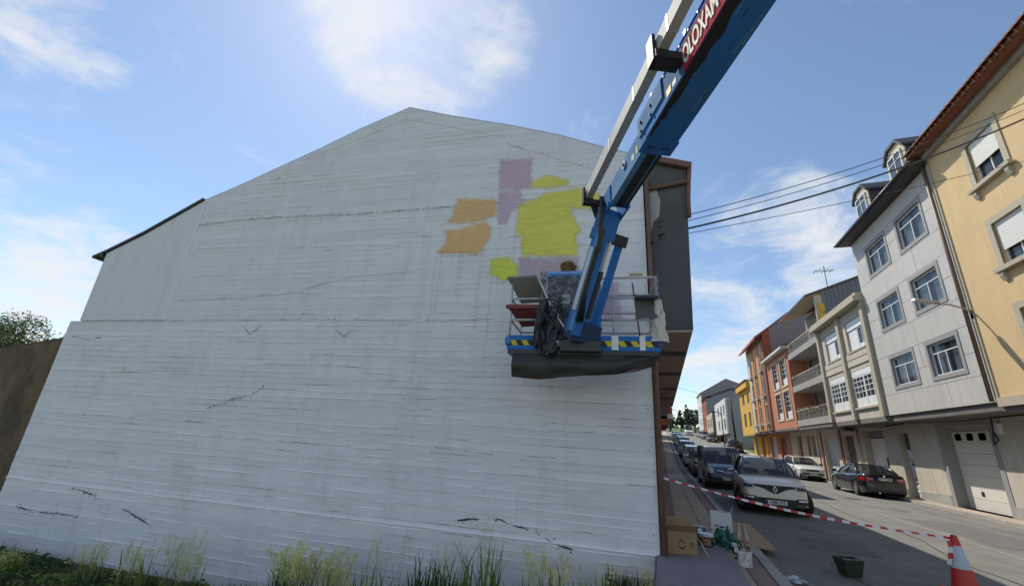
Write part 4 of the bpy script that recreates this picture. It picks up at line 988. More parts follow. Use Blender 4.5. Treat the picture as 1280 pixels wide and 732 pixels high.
# grease smear along the lower edge of the boom
pts = []
N_ = 40
for k in range(N_ + 1):
    t = TE + .2 + 2.6 * k / N_
    w = .03 + .09 * max(0, math.sin(math.pi * min(1, k / N_))) * (.6 + .7 * abs(noise.noise(Vector((t * 3.3, 0, 2))))) + .02 * noise.noise(Vector((t * 11, 4, 0)))
    pts.append((t, BW - max(.01, w)))
mb = MB(); mb.grid([[bp(t, BW + .001, -BH - .003) for t, a in pts], [bp(t, a, -BH - .003) for t, a in pts]]); lp('grease_smear', mb, m_grease)
# fittings on the boom: weld beads, clamps, hoses, rivets and small decals
for b in (-BH + .012, BH - .012): lp('weld_bead', MB().tube([bp(TE + .02 + k * .25, BW + .003, b + .002 * math.sin(k * 2.3)) for k in range(30)], .006, 5), m_blue)
for k in range(9):
    lp('rivet', MB().cyl(bp(TE + .6 + k * .16, BW + .001, .165), bp(TE + .6 + k * .16, BW + .009, .165), .008, 8), m_steel)
for b, r_ in ((.206, .012), (.222, .009)): lp('hose', MB().tube([bp(TE + .1 + k * .2, BW - .03 + .012 * math.sin(k * 1.7 + b * 40), b) for k in range(30)], r_, 6), m_black, smooth=True)
for k in range(5): lp('hose_clamp', rsec(MB(), TE + .3 + k * .7, TE + .34 + k * .7, BW - .07, BW + .003, BH + .002, BH + .05), m_steel)
for t_, b0_, b1_, w_, mt in ((TE + .62, -.13, -.05, .09, m_haz_y), (TE + .74, -.13, -.07, .07, m_wpaint), (.85, -.08, 0., .07, m_wpaint), (.98, -.08, .02, .05, m_haz_y)):
    a_ = BW if t_ > TE else .12
    lp('decal', rsec(MB(), t_, t_ + w_, a_ + .002, a_ + .004, b0_, b1_), mt)
rg_ = random.Random(2)
for k in range(26):   # scratches through the paint
    t_ = rg_.uniform(TE + .1, 3.2); a_ = rg_.uniform(-BW, BW); ln = rg_.uniform(.05, .35); sk = rg_.uniform(-.02, .02); w_ = rg_.uniform(.001, .003)
    lp('scratch', MB().add([bp(t_, a_ - w_, -BH - .0022), bp(t_, a_ + w_, -BH - .0022), bp(t_ + ln, a_ + sk + w_ * .4, -BH - .0022), bp(t_ + ln, a_ + sk - w_ * .4, -BH - .0022)], [(0, 1, 2, 3)]), m_steel if k % 3 else m_grease)
# red sign with lettering
st = lp('boom_sign', rsec(MB(), 2.17, 3.6, BW + .003, BW + .012, -.185, .10), m_redst)
lt = link('lettering', text_mesh('OLOXAM', .27, m_wpaint, 'lettering', .003, .006), st)
mm = Matrix((D, U, NL)).transposed().to_4x4()
mm = mm @ Matrix.Diagonal((.46, 1, 1, 1)); mm.translation = bp(2.46, BW + .0155, -.045) - LB
lt.matrix_local = mm
# cable track
RA, RB = .35, .10
tr = lp('cable_track', rsec(MB(), -.22, 11.5, RA - .045, RA + .045, RB - .06, RB + .11), m_track)
for k in range(14): lp('track_strap', rsec(MB(), k * .75 + .1, k * .75 + .13, RA - .048, RA + .048, RB - .066, RB + .113), m_steel, tr)
lp('track_bracket', rsec(rsec(MB(), 2.05, 2.2, BW + .014, RA + .08, RB - .16, RB - .078), 2.05, 2.17, RA + .058, RA + .09, RB - .16, RB + .14), m_dark)
lp('track_bracket', rsec(rsec(MB(), -.18, -.1, .05, RA + .08, RB - .15, RB - .078), -.18, -.1, RA + .058, RA + .085, RB - .15, RB + .1), m_dark)
lp('bolt_cover', MB().cyl(bp(.62, .121, .06), bp(.62, .135, .06), .055, 16), m_steel)
lp('bolt', MB().cyl(bp(.62, .136, .06), bp(.62, .146, .06), .02, 10), m_dark)
# head, jib
lp('boom_head', rsec(rsec(MB(), -.3, .12, -.135, -.105, -.19, .12), -.3, .12, .105, .135, -.19, .12), m_blue)
JT = bp(-.22, 0, -.12); JB = Vector((-1.10, 5.88, 3.18)); JD = (JB - JT).normalized()
JS = JD.cross(Vector((0, 0, 1))).normalized()      # sideways
JN = JS.cross(JD).normalized()
if JN.y > 0: JN = -JN; JS = -JS
def jp(t, a, b): return JT + JD * t + JS * a + JN * b
JL = (JB - JT).length
rt = -1 if JS.x > 0 else 1
def jb(name, mat, t0, t1, a0, a1, b0, b1):
    vs = [jp(t, a, b) for t in (t0, t1) for a, b in ((a0, b0), (a1, b0), (a1, b1), (a0, b1))]
    return lp(name, MB().add(vs, [(0, 1, 2, 3), (7, 6, 5, 4), (0, 4, 5, 1), (1, 5, 6, 2), (2, 6, 7, 3), (3, 7, 4, 0)]), mat)
SG = 1 if JS.x > 0 else -1     # so that +SG is to the right in the street view
jb('jib_beam', m_blue, .3, JL, *(sorted((SG * -.14, SG * .0))), -.10, .10)
jb('jib_edge', m_bluel, .3, JL - .05, *(sorted((SG * -.17, SG * -.141))), .02, .10)
jb('jib_hose_cover', m_steel, .5, JL - .35, *(sorted((SG * -.195, SG * -.172))), .0, .09)
jb('jib_link', m_blue, .32, JL + .02, *(sorted((SG * .36, SG * .42))), -.22, -.10)
lp('jib_cylinder', MB().cyl(jp(.35, SG * .06, .06), jp(1.0, SG * .05, .08), .022, 12), m_steel, smooth=30)
lp('jib_cylinder_body', MB().cyl(jp(.8, SG * .055, .07), jp(1.5, SG * .04, .1), .036, 12), m_black, smooth=30)
lp('level_cylinder', MB().cyl(bp(-.02, .2, .02), jp(.55, SG * -.12, .14), .035, 12), m_black, smooth=30)
jb('jib_yoke', m_blue, -.05, .36, *(sorted((SG * -.16, SG * .10))), -.12, .09)
jb('jib_yoke_plate', m_black, .22, .38, *(sorted((SG * -.12, SG * .45))), -.2, -.06)
for t, a in ((0., 0.), (.3, .39), (.3, -.06), (JL - .08, .39), (JL - .05, -.07)):
    lp('pivot_pin', MB().cyl(jp(t, SG * (a - .08), .02 if a < .1 else -.17), jp(t, SG * (a + .08), .02 if a < .1 else -.17), .05, 12), m_dark)
for k in range(5):
    o_ = (k - 2) * .025
    hz_ = [bp(-.1, RA + .02 + o_, RB - .05), bp(-.3, RA * .8 + o_, RB + .04 + .03 * k), bp(-.42, .12 + o_, -.06), jp(.25, SG * (-.15 + o_ * .6), .12), jp(.6, SG * (-.15 + o_ * .4), .12), jp(1.1, SG * (-.15 + o_ * .4), .12), jp(1.55, SG * (-.1 + o_), .14)]
    lp('hose', MB().tube(hz_, .013, 6), m_black, smooth=True)
jb('rotator', M('lift_dark_blue', (.02, .05, .12), .6), JL - .16, JL + .1, *(sorted((SG * -.06, SG * .42))), -.3, .0)
# platform
pf = link('platform', None, lift, (0, 0, 0))
PC = Vector((-1.09, 6.22, 3.07)); PR = R(6.5)
PM = Matrix.Translation(PC) @ Matrix.Rotation(PR, 4, 'Z')
pi_ = li @ PM
def pb(name, mb, mat, smooth=False): return mb.build(name, mat, pf, smooth=smooth, inv=pi_)
PW, PD = 1.14, .9
pb('floor', MB().box(-PW, PW, 0, PD, 0, .05), m_steel)
pb('floor_frame', MB().box(-PW + .02, PW - .02, -.04, PD - .02, -.13, -.065), m_black); pb('mast_foot', MB().box(-.3, .3, -.16, -.045, -.1, .05), m_black)
for side, (x0, x1) in enumerate(((-PW, -.42), (.3, PW))):
    pb('toe_board', MB().box(x0, x1, -.022, -.002, -.06, .16), m_blue)
    n_ = int((x1 - x0) / .085)
    for k in range(n_):
        a = x0 + (x1 - x0) * k / n_; w = (x1 - x0) / n_
        pb('hazard_stripe', MB().add([(a, -.026, .0), (a + w, -.026, .0), (a + w - .05, -.026, .085), (a - .05 if k else a, -.026, .085)], [(0, 1, 2, 3)]), m_haz_y if k % 2 else m_haz_k)
pb('toe_board', MB().box(-PW, PW, PD, PD + .02, .0, .15).box(-PW - .02, -PW, 0, PD, 0, .15).box(PW, PW + .02, 0, PD, 0, .15), m_blue)
for x in (-PW + .02, -.5, .5, PW - .02):
    for y in (.02, PD - .02):
        if y < .1 and abs(x) < .6: continue
        pb('rail_post', MB().cyl((x, y, .05), (x, y, 1.1), .019, 8), m_steel, True)
for z in (.42, .77, 1.1):
    pb('guard_rail', MB().tube([(PW - .02, .02, z), (PW - .02, PD - .02, z), (0, PD - .02, z), (-PW + .02, PD - .02, z), (-PW + .02, .02, z)], .019, 8), m_steel, True)
    pb('guard_rail', MB().tube([(.3, .02, z), (PW - .02, .02, z)], .019, 8), m_steel, True)
    pb('guard_rail', MB().tube([(-.55, .02, z), (-PW + .02, .02, z)], .019, 8), m_steel, True)
m_tape = M('blue_tape', (.05, .2, .6), .5, .1)
pb('tape_wrap', MB().box(-PW - .03, -PW + .05, -.05, .04, .02, .12), m_tape)
pb('tape_wrap', MB().box(.45, .55, -.03, -.0265, -.05, .16), m_white)
pb('tape_wrap', MB().box(.85, .93, -.03, -.0265, -.05, .16), m_white)
pb('control_console', MB().box(-.54, -.02, .05, .30, .62, 1.14), m_black)
pb('console_cover', MB().prism([(-.57, .03, 1.145), (-.57, .0, 1.18), (-.57, .16, 1.29), (-.57, .36, 1.26), (-.57, .36, 1.145)], (.58, 0, 0)), M('blue_cover', (.10, .30, .75), .4, .1, 5))
pb('control_box', MB().box(-.5, -.1, -.06, .045, .1, .62), m_black)
pb('number_plate', MB().box(-.32, -.17, -.075, -.062, .66, .8), m_white)
for k in range(6): pb('plate_mark', MB().box(-.31 + k * .022, -.297 + k * .022, -.0785, -.0755, .69 + .01 * (k % 2), .76), m_black)
for k in range(6):
    pb('hose', MB().tube([(-.45 + .05 * k, -.07, .6), (-.5 + .08 * k, -.16, .4), (-.3 + .05 * k, -.2, .2), (-.2 + .03 * k, -.14, .08)], .014, 6), m_wpaint if k == 2 else m_black, True)
pb('post_panel', MB().box(.02, .3, .02, .06, .06, 1.0), m_bluel)
# lift base behind the viewer
bb = lp('chassis', MB().box(5.1, 7.1, -8.8, -5.6, .35, .85), m_blue)
for x in (5.05, 7.15):
    for y in (-8.4, -6.0):
        lp('wheel', MB().lathe([(.0, -.16), (.3, -.16), (.42, -.12), (.42, .12), (.3, .16), (0, .16)], (0, 0, 0), 20, 'y'), m_dark)
        w = lift.children[-1] if False else bpy.context.scene.collection.objects[-1]
        w.data.transform(Matrix.Translation(Vector((x, y, .42)) - LB) @ Matrix.Rotation(R(90), 4, 'Z') @ Matrix.Translation(LB))
lp('turret', MB().box(5.3, 6.9, -8.5, -6.0, .86, 1.9), m_blue)
lp('riser_arm', MB().bar((6.0, -8.0, 1.7), bp(12.1, 0, -.25), .3, .36), m_blue)

# ---------------------------------------------------------------- things on the platform
def pw(x, y, z): return PM @ Vector((x, y, z))
def pthing(name, label, cat, loc): return T(name, label, cat, pw(*loc), PR)
m_board = M('weathered_board', (.30, .29, .27), .85, .2, 6, .1, 40)
m_redb = M('dark_red_board', (.22, .05, .055), .7, .15, 5)
t = pthing('paint_tray', 'tilted grey board tied to the left platform rails', 'board', (-PW - .04, -.1, .95))
MB().prism([(-.02, 0, .16), (.5, 0, .19), (.66, .0, -.14), (.62, .02, -.16), (.46, 0, .16), (-.02, 0, .13)], (0, .02, 0)).add([(0, .0, .15), (.48, .0, .17), (.60, .5, -.10), (.14, .5, -.12), (0, .0, .13), (.48, .0, .15), (.60, .5, -.12), (.14, .5, -.14)], [(0, 1, 2, 3), (4, 7, 6, 5), (0, 4, 5, 1), (1, 5, 6, 2), (2, 6, 7, 3), (3, 7, 4, 0)]).build('board', m_board, t)
MB().tube([(.48, -.03, .2), (.72, -.02, -.34)], .015, 6).build('handle', m_steel, t)
t = pthing('paint_tray', 'dark red board under the tilted grey board on the platform', 'board', (-PW - .02, -.1, .52))
MB().add([(0, 0, .08), (.52, .0, .06), (.52, .5, -.10), (.16, .5, -.12), (0, .0, .10), (.52, .0, .08), (.52, .5, -.08), (.16, .5, -.10)], [(3, 2, 1, 0), (4, 5, 6, 7), (0, 1, 5, 4), (1, 2, 6, 5), (2, 3, 7, 6), (3, 0, 4, 7)]).build('board', m_redb, t)
MB().box(-.01, .53, -.03, -.001, .05, .11).build('rim', m_redb, t)
t = pthing('paint_tray', 'dark grey board fixed to the right end of the platform', 'board', (PW - .34, -.06, .42))
MB().add([(0, 0, .0), (.32, 0, .02), (.32, .1, .30), (.02, .1, .30), (0, .02, .0), (.32, .02, .02), (.32, .12, .3), (.02, .12, .3)], [(0, 1, 2, 3), (4, 7, 6, 5), (0, 4, 5, 1), (1, 5, 6, 2), (2, 6, 7, 3), (3, 7, 4, 0)]).build('board', M('dark_grey_board', (.10, .10, .10), .7), t)
MB().box(.0, .34, -.02, .14, .31, .35).build('rim', m_black, t)
def sheet(f, nu, nv): return MB().grid([[f(i / nu, j / nv) for i in range(nu + 1)] for j in range(nv + 1)])
def film(name, col, tr, rough=.12):
    m = glassy(name, col, tr, rough); b = m.node_tree.nodes['Principled BSDF']
    return m
m_film = film('clear_film', (.55, .60, .66), .80, .1)
_n, _l = m_film.node_tree.nodes, m_film.node_tree.links
_t = _n.new('ShaderNodeTexNoise'); _t.inputs['Scale'].default_value = 9; _t.inputs['Detail'].default_value = 5; _t.inputs['Distortion'].default_value = 1.5
_v = _n.new('ShaderNodeVectorMath'); _v.operation = 'MULTIPLY'; _v.inputs[1].default_value = (1, 1, 3); _g = _n.new('ShaderNodeNewGeometry'); _l.new(_g.outputs['Position'], _v.inputs[0]); _l.new(_v.outputs[0], _t.inputs['Vector'])
_b = _n.new('ShaderNodeBump'); _b.inputs['Strength'].default_value = 1; _b.inputs['Distance'].default_value = .06; _l.new(_t.outputs[0], _b.inputs['Height']); _l.new(_b.outputs[0], _n['Principled BSDF'].inputs['Normal'])
_r = _n.new('ShaderNodeMapRange'); _l.new(_t.outputs[0], _r.inputs[0]); _r.inputs[1].default_value = .4; _r.inputs[2].default_value = .7; _r.inputs[3].default_value = .93; _r.inputs[4].default_value = .45
_l.new(_r.outputs[0], [q for q in _n if q.type == 'MIX_SHADER'][0].inputs[0])
nn = lambda x, y, s: noise.noise(Vector((x, y, s)))
t = pthing('plastic_wrap', 'crumpled clear plastic wrapped over the platform console', 'plastic sheet', (-.6, -.02, .5))
def fw(u, v):
    a = u * 1.5 * math.pi - .25 * math.pi
    return (.32 + .34 * math.cos(math.pi * (1.1 - u * 1.2)) + .03 * nn(u * 9, v * 9, 1), -.02 - .1 * math.sin(math.pi * u) * (1 - .4 * v) + .04 * nn(u * 11, v * 13, 2), .64 - .70 * v + .03 * nn(u * 12, v * 6, 3))
sheet(fw, 40, 34).build('film', m_film, t, smooth=True)
def fw2(u, v): return (-.06 + .1 * u + .05 * nn(u * 9, v * 9, 5), .02 + .06 * v + .05 * nn(u * 7, v * 7, 6), .74 - .26 * v + .04 * nn(u * 8, v * 8, 7))
sheet(fw2, 14, 16).build('bunched_edge', M('dirty_film', (.55, .53, .46), .4, .2, 12), t, smooth=True)
t = pthing('plastic_bag', 'black plastic sheet hanging beside the platform console', 'plastic sheet', (-.72, -.08, .05))
def fb(u, v): return (.06 + .36 * u - .05 * v + .05 * nn(u * 6, v * 6, 11) - .12 * (1 - u) * (1 - v) * 0, -.06 * math.sin(u * 7 + v * 2) - .05 + .06 * nn(u * 7, v * 5, 12), .62 - (.68 + .16 * math.sin(u * 2.6)) * v + .12 * u * (1 - v))
sheet(fb, 26, 26).build('sheet', M('black_film', (.022, .02, .028), .4, .1, 8), t, smooth=True)
t = pthing('plastic_wrap', 'white crumpled plastic on the right corner of the platform', 'plastic sheet', (PW - .06, -.05, .12))
def fr_(u, v):
    a = u * 2 * math.pi; r_ = .07 + .07 * v + .03 * nn(math.cos(a) * 2, v * 4, 21)
    return (.05 + r_ * math.cos(a) + .04 * nn(math.cos(a) * 3, v * 5, 22) + .07 * v * 0, .1 + r_ * math.sin(a) * .9 + .03 * nn(math.sin(a) * 3, v * 5, 23), .62 - .66 * v)
sheet(fr_, 26, 22).build('sheet', M('white_film', (.56, .52, .46), .35, .2, 9), t, smooth=True)
def fr2(u, v):
    a = u * 2 * math.pi; r_ = .035 + .015 * nn(math.cos(a) * 2, v * 6, 31)
    return (.05 + r_ * math.cos(a), .08 + r_ * math.sin(a), 1.02 - .42 * v)
sheet(fr2, 14, 14).build('film', m_film, t, smooth=True)
t = pthing('plastic_wrap', 'clear film bunched on the rail right of the jib', 'plastic sheet', (.22, .0, .4))
def fr3(u, v): return (.02 + .26 * u + .03 * nn(u * 9, v * 9, 41), -.03 + .05 * nn(u * 8, v * 8, 42), .72 - .62 * v + .05 * nn(u * 7, v * 4, 43))
sheet(fr3, 20, 24).build('film', m_film, t, smooth=True)
t = pthing('hanging_tarp', 'dark sagging tarpaulin slung under the platform', 'tarpaulin', (0, 0, -.1))
m_tarp = M('dark_tarp', (.035, .033, .032), .55, .2, 3, .1, 14)
def ft(u, v):
    x = -PW + .1 + (2 * PW - .12) * u
    sag = .39 * (1 - .10 * u) * (1 - u ** 5) * (.94 + .06 * math.sin(u * 9))
    return (x, -.02 + .12 * math.sin(math.pi * v) * 0 + .03 * nn(u * 5, v * 3, 51) - .06 * math.sin(v * math.pi), -.02 - sag * v + .015 * nn(u * 8, v * 6, 52))
sheet(ft, 40, 10).build('near_side', m_tarp, t, smooth=True)
def ft2(u, v):
    x = -PW + .1 + (2 * PW - .12) * u
    sag = .39 * (1 - .10 * u) * (1 - u ** 5) * (.94 + .06 * math.sin(u * 9))
    return (x, -.02 + .9 * v, -.02 - sag * (1 - v * .5) + .02 * nn(u * 6, v * 4, 53))
sheet(ft2, 40, 10).build('belly', m_tarp, t, smooth=True)

# clutter on the platform floor
for k, (x_, lab_, cl_) in enumerate(((.52, 'small white paint pot on the platform floor right of the jib', (.7, .7, .68)), (.72, 'brown rag-topped paint pot on the platform floor', (.3, .2, .14)), (-.9, 'pale paint pot on the platform floor left of the console', (.6, .62, .6)))):
    t = pthing('paint_pot', lab_, 'paint pot', (x_, .3 + .1 * k, .055))
    MB().lathe([(0, 0), (.075, 0), (.082, .17), (.088, .17), (.088, .155)], n=20).build('pot', M('pot_%d' % k, cl_, .5, .15, 9), t, smooth=40)
    MB().lathe([(0, .14), (.08, .14)], n=20).build('paint', M('pot_paint_%d' % k, ((.7, .62, .06), (.68, .42, .12), (.6, .4, .5))[k], .3), t)
    MB().tube([(.088 * math.cos(a_), .02, .15 + .09 * math.sin(a_)) for a_ in [math.pi * q / 10 for q in range(11)]], .003, 5).build('handle', m_steel, t)
t = pthing('paint_roller', 'paint roller on a pole leaning on the far platform rail', 'paint roller', (.95, .82, .06))
MB().tube([(0, 0, 0), (-.12, .03, 1.25)], .013, 6).build('pole', m_redb, t, smooth=True)
MB().tube([(-.12, .03, 1.25), (-.13, .03, 1.33), (-.05, .03, 1.36), (-.05, .03, 1.40)], .005, 5).build('frame', m_steel, t)
MB().cyl((-.17, .03, 1.42), (.06, .03, 1.42), .03, 12).build('sleeve', M('roller_sleeve', (.62, .58, .3), .9), t, smooth=40)
# ---------------------------------------------------------------- the painter (seen from behind, hair above the console)
def skin(name, verts, edges, radii, mat, parent, sub=2):
    me = bpy.data.meshes.new(name); me.from_pydata(verts, edges, []); o = bpy.data.objects.new(name, me); C.objects.link(o)
    md = o.modifiers.new('s', 'SKIN')
    for sv, rr in zip(me.skin_vertices[0].data, radii): sv.radius = rr if hasattr(rr, '__len__') else (rr, rr)
    me.skin_vertices[0].data[0].use_root = True
    sb = o.modifiers.new('d', 'SUBSURF'); sb.levels = sub; sb.render_levels = sub
    dg = bpy.context.evaluated_depsgraph_get(); dg.update()
    m2 = bpy.data.meshes.new_from_object(o.evaluated_get(dg)); bpy.data.objects.remove(o)
    m2.name = name; m2.materials.clear(); m2.materials.append(mat); m2.shade_smooth()
    return link(name, m2, parent)
m_skin = M('skin', (.48, .29, .2), .6, .05); m_cloth = M('painter_clothes', (.10, .10, .12), .9, .2, 6); m_hair = M('ginger_brown_hair', (.52, .29, .12), .6, .35, 40, .4, 120)
ps = T('person', 'painter with ginger-brown hair standing behind the wrapped platform console', 'person', pw(-.27, .62, .05), PR)
V = [(0, 0, .92), (0, .0, 1.1), (0, .02, 1.3), (0, .02, 1.40), (0, .03, 1.47), (0, .05, 1.56), (0, .05, 1.63), (-.09, 0, .86), (-.1, .03, .48), (-.1, 0, .09), (-.1, .12, .05), (.09, 0, .86), (.1, .03, .48), (.1, 0, .09), (.1, .12, .05), (-.17, .02, 1.36), (-.2, .12, 1.12), (-.14, .26, 1.2), (.17, .02, 1.36), (.22, .14, 1.15), (.2, .26, 1.32)]
Ed = [(0, 1), (1, 2), (2, 3), (3, 4), (4, 5), (5, 6), (0, 7), (7, 8), (8, 9), (9, 10), (0, 11), (11, 12), (12, 13), (13, 14), (3, 15), (15, 16), (16, 17), (3, 18), (18, 19), (19, 20)]
Rd = [(.15, .11), (.13, .1), (.16, .11), (.1, .08), (.055, .06), (.082, .1), (.075, .09), .085, .06, .045, .04, .085, .06, .045, .04, .06, .045, .035, .06, .045, .035]
skin('body', V, Ed, Rd, m_cloth, ps)
hb = MB()
for k in range(900):
    d = Vector((random.gauss(0, 1), random.gauss(0, 1), random.gauss(0, 1))).normalized()
    if d.y > .35 and d.z < .45: continue
    p = Vector((0, .04, 1.6)) + Vector((d.x * .118 * (1 + .25 * nn(d.x * 3, d.z * 3, 70)), d.y * .125, d.z * .11 * (1 + .3 * nn(d.x * 4, d.y * 4, 71))))
    q = p + Vector((random.gauss(0, .02), -.02 + random.gauss(0, .02), -.045)) + d * .018
    s_ = d.cross(Vector((0, 0, 1))).normalized() * .012 if abs(d.z) < .95 else Vector((.012, 0, 0))
    hb.add([p - s_, p + s_, q + s_ * .6, q - s_ * .6], [(0, 1, 2, 3)])
hb.lathe([(.0, .095), (.06, .09), (.1, .05), (.105, 0), (.095, -.06), (.07, -.1)], (0, .035, 1.6), 16)
hb.build('hair', m_hair, ps)
def hand(name, base, d, side):
    V = [(0, 0, 0), (0, 0, .05), (0, 0, .085)]; E = [(0, 1), (1, 2)]; Rr = [.026, .03, .03]
    for k in range(4):
        x = (-.03 + .02 * k); i = len(V); ln = (.028, .034, .036, .03)[k]
        V += [(x, 0, .09), (x, .012, .09 + ln), (x, .035, .09 + ln * 1.6)]; E += [(2, i), (i, i + 1), (i + 1, i + 2)]; Rr += [.0095, .009, .008]
    i = len(V); V += [(side * .04, .01, .04), (side * .06, .025, .075)]; E += [(1, i), (i, i + 1)]; Rr += [.011, .009]
    o = skin(name, V, E, Rr, m_skin, ps, 1); o.rotation_euler = Vector(d).to_track_quat('Z', 'Y').to_euler(); o.location = base; return o
hand('hand', (-.14, .27, 1.2), (.1, .9, .2), 1); hand('hand', (.2, .27, 1.33), (0, .8, .6), -1)
fc = MB().lathe([(0, -.115), (.04, -.11), (.07, -.08), (.082, -.02), (.085, .03), (.06, .08), (0, .1)], (0, .065, 1.6), 16)
fc.cyl((0, .14, 1.6), (0, .175, 1.585), .012, 6, .017)
for s_ in (-1, 1): fc.cyl((s_ * .08, .05, 1.6), (s_ * .097, .04, 1.6), .028, 8, .022)
fc.build('face', m_skin, ps, smooth=True)
for s_ in (-1, 1): MB().cyl((s_ * .03, .132, 1.615), (s_ * .03, .146, 1.615), .013, 8).build('eye', m_wpaint, ps)
MB().box(-.025, .025, .135, .144, 1.535, 1.545).build('mouth', m_redst, ps)
ps.scale = (.965, .965, .955)
# roller on a pole? the second hand rests on a paint brush
t = T('paint_brush', 'paint brush held by the painter behind the console', 'brush', pw(-.07, .92, 1.4), PR)
MB().cyl((0, 0, 0), (0, .03, .14), .012, 8).build('handle', m_brown, t); MB().box(-.03, .03, .02, .045, .141, .2).build('bristles', m_hair, t)
# ---------------------------------------------------------------- cars (local: +x forward, +y left, z up)
def paintm(name, col, flake=.0): return M(name, col, .32, .03, 2, coat=1., metal=flake, spec=.5)
m_tyre = M('tyre', (.018, .018, .018), .85, .1, 20)
m_rim = M('alloy', (.42, .43, .44), .3, .05, 4, metal=.8)
m_trim = M('black_trim', (.018, .018, .02), .5, .1, 6)
m_chrome = M('chrome', (.75, .76, .77), .12, .02, 4, metal=1.)
m_cglass = glassy('car_glass', (.012, .016, .02), .42, .03)
m_lamp = glassy('lamp_glass', (.45, .47, .48), .0, .06)
m_drl = M('daytime_lamp', (.85, .83, .88), .2, .02)
m_red = glassy('tail_lamp_red', (.32, .012, .012), 0, .08)
m_plate = M('plate_white', (.74, .74, .72), .4, .03)
m_plateb = M('plate_blue', (.02, .08, .4), .4, .03)
m_under = M('underbody', (.012, .012, .012), .95, .1)
m_seat = M('seat_cloth', (.05, .05, .055), .9, .1)

def lerp_list(L, x):
    if x <= L[0][0]: return L[0][1]
    for (a, b), (c, d) in zip(L, L[1:]):
        if x <= c:
            t = (x - a) / (c - a); t = t * t * (3 - 2 * t) * .5 + t * .5
            return b + (d - b) * t
    return L[-1][1]

